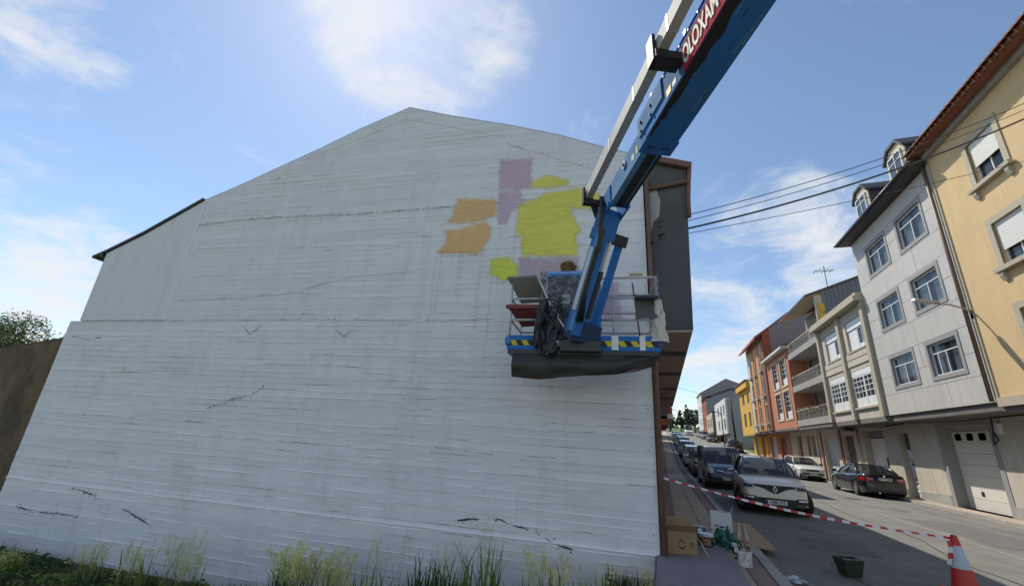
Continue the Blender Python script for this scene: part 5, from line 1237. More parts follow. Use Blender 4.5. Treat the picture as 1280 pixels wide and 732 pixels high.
class Car:
    def __init__(s, name, label, sp, paint, roofp=None, group=None):
        s.sp = sp; s.paint = paint; s.roofp = roofp or paint
        s.r = T(name, label, 'car' if not sp.get('cat') else sp['cat'], group=group)
        s.L, s.W = sp['L'], sp['W']; s.ax = sp['axles']; s.wr = sp.get('wr', .32)
    def zb(s, x):
        z = s.sp.get('sill', .2)
        e = s.L / 2 - abs(x)
        if e < .35: z += .07 * (1 - e / .35)
        R_ = s.wr + .055
        for a in s.ax:
            d = abs(x - a)
            if d < R_: z = max(z, s.wr + math.sqrt(R_ * R_ - d * d))
        return z
    def zt(s, x): return lerp_list(s.sp['top'], x)
    def hw(s, x):
        t = abs(x) / (s.L / 2)
        k = s.sp.get('taper', .16)
        e = s.sp.get('sq', 5)
        v = 1 - k * t ** e
        c = max(0, t - .93) / .07
        return s.W / 2 * v * (1 - .10 * c * c)
    SEC = [(0., .94), (.12, .985), (.4, 1.), (.7, .992), (.88, .965), (.97, .92), (1., .86)]
    def hwz(s, x, z):
        zl = s.sp.get('sill', .2); t = (z - zl) / max(.05, s.zt(x) - zl)
        for (a, b), (c, d) in zip(s.SEC, s.SEC[1:]):
            if t <= c: return s.hw(x) * (b + (d - b) * max(0, (t - a) / (c - a)))
        return s.hw(x) * .86 * max(0, 1 - (t - 1) * 60)
    def body(s, seg=64):
        L = s.L; xs = sorted({-L / 2 + L * i / seg for i in range(seg + 1)} | {a + d for a in s.ax for d in (-s.wr - .055, s.wr + .055)} | {sg * (L / 2 - d) for sg in (-1, 1) for d in (.015, .04, .09)})
        rows = []
        for x in xs:
            zb, zt, zl = s.zb(x), s.zt(x), s.sp.get('sill', .2)
            half = []
            for t, w in s.SEC:
                z = max(zl + t * (zt - zl), zb + .012 * s.SEC.index((t, w)))
                half.append((s.hw(x) * w, min(z, zt + 0)))
            cr = .03
            row = [(x, y, z) for y, z in half] + [(x, half[-1][0] * .55, zt + cr * .7), (x, 0, zt + cr)] + [(x, -half[-1][0] * .55, zt + cr * .7)] + [(x, -y, z) for y, z in reversed(half)]
            rows.append(row)
        mb = MB(); mb.grid(rows); m = len(rows[0])
        for row, k in ((rows[0], 0), (rows[-1], (len(rows) - 1) * m)): mb.f.append(tuple(k + i for i in range(m))); mb.mi.append(0)
        s.b = mb.build('body', s.paint, s.r, smooth=38)
        MB().box(-L / 2 + .25, L / 2 - .25, -s.W * .41, s.W * .41, s.sp.get('sill', .2) - .02, s.sp.get('sill', .2) + .22).build('underbody', m_under, s.r)
        for a in s.ax: MB().box(a - s.wr - .05, a + s.wr + .05, -s.W * .40, s.W * .40, .2, s.wr * 2 + .06).build('wheel_housing', m_under, s.r)
    def cabin(s, simple=False):
        sp = s.sp; wb, rf, rr, rb = sp['ws_base'], sp['roof_f'], sp['roof_r'], sp['rg_base']
        H = sp['H']; zbl = lambda x: s.zt(x) - .005
        bw = lambda x: s.hw(x) * .87; rw = sp.get('roofw', .66) * s.W / 2 / .5 * .5
        rw = s.W / 2 * sp.get('roofw', .68)
        zr = lambda x: H - .025 - .05 * (abs(x - (rf + rr) / 2) / ((rf - rr) / 2)) ** 2.4
        n = 10
        def roofline(x, k): y = rw * (2 * k / n - 1); return (x, y, zr(x) + .03 * (1 - (2 * k / n - 1) ** 2) - (.02 if abs(2 * k / n - 1) > .95 else 0))
        def base(x, bulge, k):
            q = 2 * k / n - 1; return (x + bulge * (1 - q * q), bw(x) * q, zbl(x) + .012 + (.015 * (1 - q * q)))
        def surf(xb, xr, bulge, name):
            rows = []
            for j in range(9):
                t = j / 8; row = []
                for k in range(n + 1):
                    a, b = Vector(base(xb, bulge, k)), Vector(roofline(xr, k)); p = a.lerp(b, t); bow = .05 * math.sin(math.pi * t)
                    row.append((p.x + (bow if bulge > 0 else -bow) * .6, p.y, p.z + bow * .5))
                rows.append(row)
            return MB().grid(rows).build(name, m_cglass, s.r, smooth=True)
        surf(wb, rf, .12, 'windscreen'); surf(rb, rr, -.06, 'rear_window')
        rows = [[roofline(rf + (rr - rf) * j / 12, k) for k in range(n + 1)] for j in range(13)]
        MB().grid(rows).build('roof', s.roofp, s.r, smooth=True)
        for sg in (-1, 1):
            m_ = 14; rows = []
            low = [(wb + (rb - wb) * k / m_, sg * bw(wb + (rb - wb) * k / m_), zbl(wb + (rb - wb) * k / m_) + .0) for k in range(m_ + 1)]
            hi = [(rf + (rr - rf) * k / m_, sg * rw, zr(rf + (rr - rf) * k / m_) - .02) for k in range(m_ + 1)]
            mid = [((a[0] + b[0]) / 2, (a[1] + b[1]) / 2 + sg * .025, (a[2] + b[2]) / 2 + .01) for a, b in zip(low, hi)]
            MB().grid([low, mid, hi]).build('side_window', m_cglass, s.r, smooth=True)
            def edge(i, w, mat, nm): MB().tube([Vector(low[i]) - Vector((0, 0, .02)), Vector(mid[i]) + Vector((0, sg * .008, 0)), Vector(hi[i])], w, 6).build(nm, mat, s.r, smooth=True)
            edge(0, .035, s.roofp if sp.get('pillar_roof') else s.paint, 'pillar'); edge(m_, sp.get('cpillar', .06), s.paint, 'pillar')
            if not simple:
                edge(7, .03, m_trim, 'pillar')
                if rr < -1.2: edge(11, .028, m_trim, 'pillar')
            MB().tube([Vector(p) + Vector((0, 0, .02)) for p in hi], .03, 6).build('roof_rail', s.roofp, s.r, smooth=True)
            MB().tube([Vector(p) + Vector((0, sg * .01, .0)) for p in low], .014, 5).build('belt_trim', m_trim, s.r, smooth=True)
        if not simple:
            MB().box(rb + .3, wb - .45, -s.W * .38, s.W * .38, .5, zbl(0) - .06).build('cabin_floor', m_seat, s.r)
            for x in (-.05, -.95):
                for y in (-.36, .36):
                    MB().prism([(x, y - .22, zbl(0) - .1), (x - .14, y - .2, H - .42), (x - .22, y - .2, H - .42), (x - .16, y - .22, zbl(0) - .1)], (0, .42, 0)).build('seat', m_seat, s.r)
    def wheels(s, steer=0., rim=m_rim, spokes=5, simple=False):
        k = ('w', s.wr, rim.name, spokes, simple)
        if k not in _cache:
            r_ = s.wr; t = MB().lathe([(r_ * .62, -.1), (r_ * .92, -.105), (r_, -.08), (r_, .08), (r_ * .92, .105), (r_ * .62, .1)], n=28, ax='y')
            ri = MB().lathe([(r_ * .66, .07), (r_ * .66, .098), (r_ * .58, .10), (r_ * .56, .06), (0, .055)], n=28, ax='y')
            ri.lathe([(0, .085), (.055, .085), (.06, .06)], n=12, ax='y')
            for i in range(spokes):
                a = 2 * math.pi * i / spokes
                ri.bar((0.03 * math.cos(a), .075, .03 * math.sin(a)), (r_ * .6 * math.cos(a), .085, r_ * .6 * math.sin(a)), .05, .03, (0, 1, 0), .075)
            ri.lathe([(0, -.07), (r_ * .66, -.07), (r_ * .66, .04)], n=20, ax='y')
            dk = MB().lathe([(r_ * .56, .058), (0, .053)], n=24, ax='y')
            _cache[k] = (t.mesh('tyre', m_tyre, 40), ri.mesh('rim', rim, 30), dk.mesh('hub_dark', m_trim))
        for a in s.ax:
            for sg in (-1, 1):
                w = link('wheel', None, s.r, (a, sg * (s.W / 2 - .125), s.wr), (0, 0, (0 if sg > 0 else math.pi) + (steer if a > 0 else 0)))
                link('tyre', _cache[k][0], w); link('rim', _cache[k][1], w)
    def fx(s, y, z, front=1):
        # where the body skin lies at (y, z), marching in from an end
        x = s.L / 2
        while x > .2:
            X = front * x
            if z <= s.zt(X) + .03 * (1 - (y / max(.1, s.hw(X) * .86)) ** 2) and abs(y) <= s.hwz(X, min(z, s.zt(X))) + .001: break
            x -= .008
        return front * x
    def patch(s, name, mat, y0, y1, lo, hi, front=1, off=.012, n=10, m=5, parent=None, thick=True):
        rows = []
        for j in range(m + 1):
            row = []
            for i in range(n + 1):
                y = y0 + (y1 - y0) * i / n; a, b = lo(y) if callable(lo) else lo, hi(y) if callable(hi) else hi
                z = a + (b - a) * j / m; row.append((s.fx(y, z, front) + front * off, y, z))
            rows.append(row)
        mb = MB().grid(rows)
        if thick:   # skirt back into the body
            ring = rows[0] + [r_[-1] for r_ in rows[1:]] + rows[-1][-2::-1] + [r_[0] for r_ in rows[-2:0:-1]]
            k = len(ring); mb.add([Vector(p) for p in ring] + [Vector(p) - Vector((front * (off + .02), 0, 0)) for p in ring], [(i, (i + 1) % k, k + (i + 1) % k, k + i) for i in range(k)])
        return mb.build(name, mat, parent or s.r, smooth=35)
    def plate(s, z, txt, front=1, w=.52, h=.11):
        x = s.fx(0, z, front) + front * .03
        p = MB().box(x - .01, x + .01, -w / 2, w / 2, z - h / 2, z + h / 2).build('number_plate', m_plate, s.r)
        MB().box(x + front * .0105 - .001, x + front * .0105 + .001, front * w / 2 * -1 if front < 0 else -w / 2, (-w / 2 + .045), z - h / 2 + .003, z + h / 2 - .003).build('plate_band', m_plateb, p) if front > 0 else MB().box(x - .0125, x - .0105, w / 2 - .045, w / 2, z - h / 2 + .003, z + h / 2 - .003).build('plate_band', m_plateb, p)
        t = link('lettering', text_mesh(txt, .105, m_black, 'lettering', .001, .002), p)
        t.rotation_euler = (R(90), 0, R(90) * front); t.location = (x + front * .0125, .02 * front, z)
    def mirrors(s, mat=None):
        x = s.sp['ws_base'] - .18
        for sg in (-1, 1):
            y = sg * (s.hw(x) + .09); z = s.zt(x) + .07
            mb = MB()
            mb.add([(x + .07 * a, y + sg * .1 * b, z + .075 * c) for a, b, c in ((1, -.9, -.7), (1, .8, -.6), (1.0, 1, .4), (1, -.7, .9), (-1, -1, -.8), (-1, 1, -.8), (-1, 1, .8), (-1, -.9, 1))], [(0, 1, 2, 3), (7, 6, 5, 4), (0, 4, 5, 1), (1, 5, 6, 2), (2, 6, 7, 3), (3, 7, 4, 0)])
            mb.bar((x, y - sg * .22, z - .08), (x, y - sg * .05, z - .03), .05, .04)
            mb.build('mirror', mat or s.paint, s.r)
    def doors(s):
        for sg in (-1, 1):
            for x in s.sp.get('handles', (.0, -.95)):
                z = s.zt(x) - .16; y = sg * (s.hw(x) * .975 + .008)
                MB().box(x - .09, x + .09, min(y, y + sg * .022), max(y, y + sg * .022), z, z + .03).build('door_handle', s.sp.get('hmat', s.paint), s.r)
            for x in s.sp.get('seams', ()):
                z0 = .34; pts = []
                for k in range(9):
                    z = z0 + (s.zt(x) - .05 - z0) * k / 8
                    pts.append((x, sg * (s.hwz(x, z) + .002), z))
                MB().tube(pts, .006, 4).build('door_seam', m_trim, s.r)
    def place(s, x, y, heading, z=None, slope=True):
        # heading: direction of the nose, degrees from +Y towards +X
        h = R(90 - heading); zz = prof(y) if z is None else z
        pitch = 0
        if slope:
            g_ = (prof(y + 1) - prof(y - 1)) / 2; pitch = -math.atan(g_) * math.sin(h)
        s.r.location = (x, y, zz + .012); s.r.rotation_euler = (0, pitch, h)

# --- cream crossover in front
capt = dict(L=4.12, W=1.80, H=1.56, axles=(1.26, -1.34), wr=.335, sill=.24, ws_base=.92, roof_f=.22, roof_r=-1.45, rg_base=-1.86, roofw=.66, taper=.17, sq=4.5, pillar_roof=True, cpillar=.09, handles=(-.1, -.98), seams=(.85, -.2, -1.05), hmat=m_trim,
            top=[(-2.06, .62), (-2.02, .86), (-1.95, 1.0), (-1.6, 1.06), (-.6, 1.04), (.6, 1.0), (.95, .985), (1.4, .95), (1.75, .875), (1.93, .79), (2.0, .71), (2.04, .58), (2.06, .45)])
m_cap = paintm('cream_car_paint', (.80, .72, .60), .0); m_cap.node_tree.nodes['Principled BSDF'].inputs['Coat Weight'].default_value = .5; m_caproof = paintm('dark_blue_grey_roof', (.03, .04, .06))
c = Car('crossover_car', 'cream crossover car with dark roof standing behind the striped tape', capt, m_cap, m_caproof)
c.body(80); c.cabin(); c.wheels(R(24)); c.mirrors(m_caproof); c.doors()
g = lambda y: .70 - .11 * math.exp(-(y / .26) ** 2) + .02 * abs(y)
c.patch('grille', m_trim, -.60, .60, lambda y: .735 - .15 * math.exp(-(y / .24) ** 2) + .03 * abs(y), lambda y: .80 - .0 * abs(y) + .012 * abs(y) - .02 * math.exp(-(y / .2) ** 2) * 0, 1, .014, 30, 5)
for sg in (-1, 1):
    a, b = sorted((sg * .52, sg * .86))
    hl = c.patch('headlight', m_lamp, a, b, lambda y: .69 + .02 * (abs(y) - .5), lambda y: .79 + .30 * (abs(y) - .5), 1, .016, 12, 6)
    a2, b2 = sorted((sg * .56, sg * .80))
    c.patch('lamp_inner', m_trim, a2, b2, lambda y: .715, lambda y: .78 + .1 * (abs(y) - .5), 1, .019, 8, 3, parent=hl)
    a, b = sorted((sg * .55, sg * .80)); dl = c.patch('daytime_lamp', m_drl, a, b, .435, .475, 1, .03, 6, 2)
    a, b = sorted((sg * .50, sg * .86)); c.patch('fog_surround', m_trim, a, b, .33, .50, 1, .02, 8, 3)
    a, b = sorted((sg * .47, sg * .86)); c.patch('chrome_trim', m_chrome, a, b, .318, .335, 1, .028, 8, 1)
c.patch('lower_grille', m_trim, -.52, .52, .29, .47, 1, .016, 16, 4)
c.patch('lower_bumper', m_trim, -.82, .82, .25, .32, 1, .012, 20, 2)
c.plate(.365, '1380 JVZ')
x = c.fx(0, .70) + .03
em = MB()
o4, i4 = [(0, .12), (.075, 0), (0, -.12), (-.075, 0)], [(0, .055), (.028, 0), (0, -.055), (-.028, 0)]
em.add([(x, a, .70 + b) for a, b in o4] + [(x + .02, a * .85, .70 + b * .85) for a, b in o4] + [(x + .02, a, .70 + b) for a, b in i4] + [(x, a, .70 + b) for a, b in i4],
       [(i, (i + 1) % 4, 4 + (i + 1) % 4, 4 + i) for i in range(4)] + [(4 + i, 4 + (i + 1) % 4, 8 + (i + 1) % 4, 8 + i) for i in range(4)] + [(8 + i, 8 + (i + 1) % 4, 12 + (i + 1) % 4, 12 + i) for i in range(4)])
em.build('emblem', m_chrome, c.r)
for sg in (-1, 1):
    for k in range(2): c.r  # wheel-arch cladding
    for a in c.ax:
        pts = [(a + (c.wr + .06) * math.cos(t), sg * (c.hw(a) * .985 + .004), c.wr + (c.wr + .06) * math.sin(t)) for t in [math.pi * k / 14 for k in range(15)]]
        MB().tube(pts, .032, 6).build('arch_cladding', m_trim, c.r, smooth=True)
    MB().bar((-1.0, sg * c.hw(0) * .97, .27), (.95, sg * c.hw(0) * .97, .27), .05, .12).build('sill_cladding', m_trim, c.r)
MB().tube([(.0, 0, 1.55), (-.1, 0, 1.56)], .01, 5).build('wiper', m_trim, c.r)
c.place(3.14, 17.05, 184)

# --- dark blue van
kang = dict(L=4.25, W=1.83, H=1.82, axles=(1.32, -1.38), wr=.32, sill=.22, ws_base=1.18, roof_f=.42, roof_r=-2.02, rg_base=-2.10, roofw=.80, taper=.12, sq=5, cat='van', cpillar=.08, handles=(.25, -.7), seams=(.95, .1, -.9), hmat=m_trim,
            top=[(-2.12, .7), (-2.1, 1.05), (-1.8, 1.12), (0, 1.12), (1.0, 1.10), (1.2, 1.08), (1.55, 1.02), (1.85, .93), (2.0, .80), (2.07, .65), (2.12, .5)])
m_nav = paintm('navy_van_paint', (.02, .035, .075))
def van(name, label, paint):
    c = Car(name, label, kang, paint); c.body(70); c.cabin(); c.wheels(); c.mirrors(m_trim); c.doors()
    for sg in (-1, 1):
        a, b = sorted((sg * .55, sg * .87)); c.patch('headlight', m_lamp, a, b, lambda y: .66, lambda y: .86 + .25 * (abs(y) - .55), 1, .016, 10, 6)
    c.patch('grille', m_trim, -.50, .50, lambda y: .70 - .03 * math.exp(-(y / .2) ** 2), .80, 1, .014, 16, 3)
    c.patch('chrome_wing', m_chrome, -.45, .45, lambda y: .735 - .05 * math.exp(-(y / .16) ** 2) + .06 * abs(y), lambda y: .765 - .05 * math.exp(-(y / .16) ** 2) + .06 * abs(y), 1, .022, 20, 1)
    c.patch('bumper', m_trim, -.80, .80, .28, .50, 1, .014, 18, 4)
    x = c.fx(0, .74) + .035
    em = MB(); em.add([(x, a, .74 + b) for a, b in o4] + [(x + .02, a * .85, .74 + b * .85) for a, b in o4] + [(x + .02, a, .74 + b) for a, b in i4] + [(x, a, .74 + b) for a, b in i4],
       [(i, (i + 1) % 4, 4 + (i + 1) % 4, 4 + i) for i in range(4)] + [(4 + i, 4 + (i + 1) % 4, 8 + (i + 1) % 4, 8 + i) for i in range(4)] + [(8 + i, 8 + (i + 1) % 4, 12 + (i + 1) % 4, 12 + i) for i in range(4)]); em.build('emblem', m_chrome, c.r)
    c.plate(.46, '5193 KPR')
    return c
c = van('compact_van', 'dark blue compact van parked nose-on behind the cream crossover', m_nav); c.place(2.62, 24.4, 178)

# --- black saloon seen from behind
bmw = dict(L=4.52, W=1.82, H=1.42, axles=(1.42, -1.34), wr=.325, sill=.19, ws_base=.95, roof_f=.15, roof_r=-.95, rg_base=-1.62, roofw=.64, taper=.15, sq=4.5, cpillar=.075, handles=(-.2, -1.05), seams=(.8, -.3, -1.15),
           top=[(-2.26, .62), (-2.24, .88), (-2.18, 1.0), (-1.9, 1.02), (-1.6, 1.0), (-.5, .95), (.7, .93), (1.0, .92), (1.6, .85), (2.0, .75), (2.18, .66), (2.26, .45)])
m_blk = paintm('black_car_paint', (.008, .009, .012))
c = Car('saloon_car', 'black saloon car parked at the right kerb, seen from behind', bmw, m_blk); c.body(70); c.cabin(); c.wheels(0, m_rim, 7); c.mirrors(); c.doors()
for sg in (-1, 1):
    a, b = sorted((sg * .44, sg * .86)); tl = c.patch('tail_light', m_red, a, b, lambda y: .70 + .03 * (abs(y) - .4), lambda y: .88 - .02 * (abs(y) - .4), -1, .016, 12, 5)
    a, b = sorted((sg * .46, sg * .66)); c.patch('reversing_lamp', m_lamp, a, b, .80, .845, -1, .022, 6, 2, parent=tl)
    a, b = sorted((sg * .5, sg * .85)); c.patch('headlight', m_lamp, a, b, .6, .7, 1, .014, 8, 3)
    MB().cyl((-2.2, sg * .5 - .2, .24), (-2.29, sg * .5 - .2, .24), .035, 10).build('exhaust', m_chrome, c.r) if sg > 0 else None
c.plate(.82, '4719 DRB', -1)
MB().cyl((c.fx(0, .95, -1) - .005, 0, .95), (c.fx(0, .95, -1) - .02, 0, .95), .04, 14).build('emblem', m_chrome, c.r)
c.patch('bumper_seam', m_trim, -.8, .8, .60, .612, -1, .004, 20, 1)
c.patch('diffuser', m_trim, -.6, .6, .26, .36, -1, .01, 14, 2)
c.place(9.5, 27.45, 0)

# --- white pickup-like estate facing the camera
wht = dict(L=4.25, W=1.68, H=1.48, axles=(1.3, -1.2), wr=.30, sill=.2, ws_base=.9, roof_f=.2, roof_r=-1.7, rg_base=-1.98, roofw=.72, taper=.13, sq=5, cpillar=.07, handles=(-.1, -.95), seams=(.75, -.2, -1.05), hmat=m_trim,
           top=[(-2.12, .62), (-2.08, .9), (-1.9, .98), (.5, .96), (.92, .95), (1.4, .9), (1.8, .83), (1.98, .76), (2.08, .66), (2.12, .45)])
m_wc = paintm('white_car_paint', (.74, .74, .73))
def estate(name, label, paint, plate=None, group=None, simple=False, full=True):
    c = Car(name, label, wht, paint, group=group); c.body(56 if not simple else 40); c.cabin(simple); c.wheels(0, m_rim, 6)
    c.mirrors(m_trim)
    for sg in (-1, 1):
        a, b = sorted((sg * .42, sg * .79)); c.patch('headlight', m_lamp, a, b, .62, .75, 1, .014, 8, 4)
        a, b = sorted((sg * .55, sg * .79)); c.patch('tail_light', m_red, a, b, .62, .86, -1, .014, 5, 4)
    c.patch('grille', m_trim, -.38, .38, .62, .73, 1, .012, 10, 3)
    c.patch('grille_bar', m_chrome, -.3, .3, .665, .685, 1, .02, 8, 1)
    c.patch('bumper', m_trim, -.74, .74, .40, .52, 1, .012, 14, 3)
    c.patch('lower_grille', m_trim, -.5, .5, .26, .36, 1, .012, 10, 2)
    if plate: c.plate(.46, plate); c.doors()
    else:
        x = c.fx(0, .46) + .025; MB().box(x - .01, x + .01, -.26, .26, .41, .52).build('number_plate', m_plate, c.r)
    return c
c = estate('estate_car', 'white estate car parked facing us beyond the black saloon', m_wc, '2864 CTL'); c.place(9.45, 37.5, 180)

# --- the rest of the parked row and the traffic, smaller and smaller up the hill
suv = dict(kang, H=1.62, top=[(-2.12, .7), (-2.1, .98), (-1.8, 1.05), (0, 1.04), (1.0, 1.0), (1.55, .95), (1.85, .86), (2.0, .76), (2.07, .62), (2.12, .45)], roofw=.7, roof_r=-1.5, rg_base=-1.95, cat=None, ws_base=.98, roof_f=.3)
hat = dict(capt, L=4.0, H=1.46, W=1.72, axles=(1.22, -1.28), wr=.3, sill=.2, roof_r=-1.3, rg_base=-1.85, top=[(-2.0, .62), (-1.96, .86), (-1.85, .95), (-.6, .93), (.6, .92), (.95, .9), (1.4, .86), (1.7, .79), (1.88, .72), (1.98, .58), (2.0, .45)])
def small(name, label, sp, col, fr=1):
    c = Car(name, label, sp, paintm('paint_%s' % name + label[:8], col), group='cars parked up the street'); c.body(44); c.cabin(True); c.wheels(0, m_rim, 5); c.mirrors(m_trim)
    for sg in (-1, 1):
        w = c.W / 2
        a, b = sorted((sg * w * .55, sg * w * .93)); c.patch('headlight', m_lamp, a, b, .60, .74, 1, .014, 6, 4)
        a, b = sorted((sg * w * .6, sg * w * .93)); c.patch('tail_light', m_red, a, b, .66, .88, -1, .014, 5, 4)
    c.patch('grille', m_trim, -.4, .4, .55, .66, 1, .012, 8, 3); c.patch('lower_grille', m_trim, -.55, .55, .27, .4, 1, .012, 8, 3)
    for e in (1, -1):
        x = c.fx(0, .46, e) + e * .025; MB().box(x - .01, x + .01, -.26, .26, .41, .52).build('number_plate', m_plate, c.r)
    return c
ROW = [('parked_car', 'black car parked directly behind the dark blue van', suv, (.012, .013, .016)), ('parked_car', 'dark red car, second behind the dark blue van', hat, (.30, .03, .03)), ('parked_car', 'silver car, third behind the dark blue van', suv, (.40, .41, .43)),
       ('parked_car', 'grey-blue car, fourth behind the dark blue van', hat, (.10, .14, .19)), ('parked_car', 'dark grey car, fifth behind the dark blue van', suv, (.05, .055, .06)), ('parked_car', 'black hatchback, sixth behind the dark blue van', hat, (.015, .016, .02)),
       ('parked_car', 'mid-blue car, seventh behind the dark blue van', suv, (.03, .08, .2)), ('parked_car', 'graphite car, eighth behind the dark blue van', hat, (.04, .045, .05)), ('parked_car', 'silver hatchback, ninth behind the dark blue van', hat, (.36, .37, .39)),
       ('parked_car', 'pale blue car, tenth behind the dark blue van', suv, (.2, .28, .36)), ('parked_car', 'white car, eleventh behind the dark blue van', hat, (.6, .6, .6)), ('parked_car', 'farthest grey car of the left-hand row', suv, (.25, .26, .27))]
for i, (nm, lab, sp, col) in enumerate(ROW):
    c = small(nm, lab, sp, col); c.place(2.6 + random.uniform(-.08, .08), 31.2 + i * 5.35 + random.uniform(-.2, .2), 180)
c = small('parked_car', 'dark car with red tail lights on the right, uphill past the crossover', suv, (.02, .022, .025)); c.place(9.0, 66, 0)
for i, (y, lab, sp, col) in enumerate(((104, 'grey car parked on the far right below the white van', suv, (.22, .24, .26)), (110.5, 'red hatchback on the far right near the hilltop', hat, (.3, .05, .05)), (117, 'pale car on the far right just below the hilltop', hat, (.55, .56, .58)), (92, 'dark hatchback parked by the brown house', hat, (.03, .035, .04)))):
    c = small('parked_car', lab, sp, col); c.place(8.9, y, 180)
bus = dict(kang, L=5.4, W=2.0, H=2.55, axles=(1.75, -1.6), wr=.34, ws_base=2.1, roof_f=1.3, roof_r=-2.6, rg_base=-2.66, roofw=.84, top=[(-2.7, .9), (-2.68, 1.4), (-2, 1.5), (1.9, 1.42), (2.15, 1.3), (2.5, 1.1), (2.65, .9), (2.7, .55)])
c = Car('delivery_van', 'white delivery van coming down from the hilltop', bus, m_wc); c.body(50); c.cabin(True); c.wheels(0, m_rim, 6); c.mirrors(m_trim)
for sg in (-1, 1):
    a, b = sorted((sg * .55, sg * .93)); c.patch('headlight', m_lamp, a, b, .75, 1.0, 1, .014, 6, 4)
c.patch('grille', m_trim, -.5, .5, .6, .85, 1, .012, 8, 3)
c.place(6.6, 124, 180)
# ---------------------------------------------------------------- street props
m_card = M('cardboard', (.33, .22, .12), .9, .08, 4, .05, 80)
m_cardw = M('white_card', (.76, .76, .77), .85, .05, 4)
m_print = M('box_print', (.05, .045, .04), .9, .1)
def carton(label, loc, rz, w, d, h, mat, flaps=True, marks=()):
    t = T('cardboard_box', label, 'box', loc, R(rz))
    th = .008
    mb = MB().box(0, w, 0, th, 0, h).box(0, w, d - th, d, 0, h).box(0, th, th, d - th, 0, h).box(w - th, w, th, d - th, 0, h).box(th, w - th, th, d - th, .002, .01)
    mb.build('carton', mat, t)
    if flaps:
        for (p, ax, ln, ang, n_) in flaps:
            o = MB().box(0, ln, 0, n_, 0, .006).build('flap', mat, t)
            o.location = p; o.rotation_euler = (0, -ang, ax)
    for kind, x, z in marks:
        if kind == 'diamond':
            for a, b in (((x, z + .06), (x + .06, z + .02)), ((x, z - .06), (x - .06, z - .02)), ((x - .06, z + .02), (x, z + .06)), ((x + .06, z - .02), (x, z - .06))):
                MB().bar((a[0], -.002, a[1]), (b[0], -.002, b[1]), .002, .012, (0, 0, 1)).build('print_mark', m_print, t)
            MB().add([(x - .03, -.003, z + .05), (x + .03, -.003, z + .05), (x, -.003, z + .075)], [(0, 1, 2)]).build('print_mark', m_print, t)
            MB().add([(x - .03, -.003, z - .05), (x + .03, -.003, z - .05), (x, -.003, z - .075)], [(0, 1, 2)]).build('print_mark', m_print, t)
        elif kind == 'arrows':
            for q in (0, .035): MB().bar((x + q, -.002, z), (x + q, -.002, z + .06), .002, .01).add([(x + q - .014, -.003, z + .05), (x + q + .014, -.003, z + .05), (x + q, -.003, z + .075)], [(0, 1, 2)]).build('print_mark', m_print, t)
        elif kind == 'bar': MB().box(x - .04, x + .04, -.003, -.001, z - .015, z + .015).build('print_mark', m_print, t)
    return t
PV = .124
carton('open brown cardboard box with raised flaps against the wall corner', (-.0, 7.98, PV), 16, .46, .36, .33, m_card,
       [((0, .36, .33), R(180), .2, R(25), .36), ((0, 0, .33), R(-90), .19, R(38), .46), ((.46, .36, .33), R(90), .19, R(48), .46), ((.46, 0, .33), 0, .16, R(-40), .36)], [('diamond', .22, .15), ('arrows', .35, .12)])
carton('pale upright cardboard box with printed hazard mark', (.83, 10.15, PV), -4, .38, .22, .42, m_cardw, [((.38, 0, .42), 0, .12, R(70), .2)], [('diamond', .1, .13), ('bar', .2, .16), ('arrows', .3, .09), ('bar', .2, .06)])
carton('smaller dark-mouthed carton behind the open brown box', (-.06, 8.75, PV), 8, .32, .3, .3, m_card, [((0, 0, .3), R(-90), .14, R(60), .32), ((.32, .3, .3), R(90), .14, R(20), .32)], [('bar', .16, .15)])
t = T('wooden_stick', 'thin wooden stick leaning on the pale cardboard box', 'stick', (.52, 10.25, PV))
MB().tube([(0, 0, .34), (.32, -.14, .1)], .012, 6).build('stick', M('raw_wood', (.5, .4, .26), .8), t)
t = T('wooden_stick', 'pale stick leaning on the near side of the open brown box', 'stick', (.43, 8.3, PV)); MB().tube([(0, 0.02, .3), (.16, -.2, .01)], .012, 6).build('stick', bpy.data.materials['raw_wood'], t)
def bucket(label, loc, r, h, mat, band=None, lid=None, handle=True):
    t = T('paint_bucket', label, 'bucket', loc)
    MB().lathe([(0, 0), (r * .9, 0), (r, h), (r * 1.06, h), (r * 1.06, h * .93), (r * 1.0, h * .93)], n=24).build('tub', mat, t, smooth=40)
    if band:
        mb = MB(); n_ = 10; a0 = -2.2
        mb.grid([[(r * (1.012 - .1 * (1 - z)) * math.cos(a0 + 1.3 * k / n_), r * (1.012 - .1 * (1 - z)) * math.sin(a0 + 1.3 * k / n_), h * z) for k in range(n_ + 1)] for z in (.18, .72)]); mb.build('paper_label', band, t, smooth=True)
    if lid: MB().lathe([(0, h + .012), (r * 1.05, h + .012), (r * 1.07, h - .01), (r * 1.05, h - .03)], n=24).build('lid', lid, t, smooth=40)
    else: MB().lathe([(0, h * .8), (r * .97, h * .8)], n=24).build('paint', m_film if False else M('wet_paint', (.3, .32, .35), .3), t)
    if handle: MB().tube([(r * 1.08 * math.cos(a), -.02 * math.sin(a), h * .9 - r * .9 * math.sin(a) * .6) for a in [math.pi * k / 12 for k in range(13)]], .004, 5).build('handle', m_steel, t)
    return t
m_pail = M('black_pail', (.03, .03, .035), .4, .1); m_lidw = M('lid_pale', (.5, .56, .6), .4, .06); m_lab = M('printed_label', (.35, .16, .09), .6, .5, 25)
bucket('black paint tub with pale lid, nearest of the three tubs by the brown box', (.63, 8.92, PV), .12, .2, m_pail, m_lab, m_lidw)
bucket('black paint tub with pale lid behind the nearest one', (.48, 9.25, PV), .12, .2, m_pail, m_lab, m_lidw)
bucket('dark paint tub with blue lid, farthest of the three tubs', (.58, 9.6, PV), .11, .2, m_pail, None, M('lid_blue', (.08, .16, .3), .4))
bucket('small dark paint can with white label beside the green bag', (1.06, 8.72, PV), .06, .13, m_pail, m_cardw, m_lidw, False)
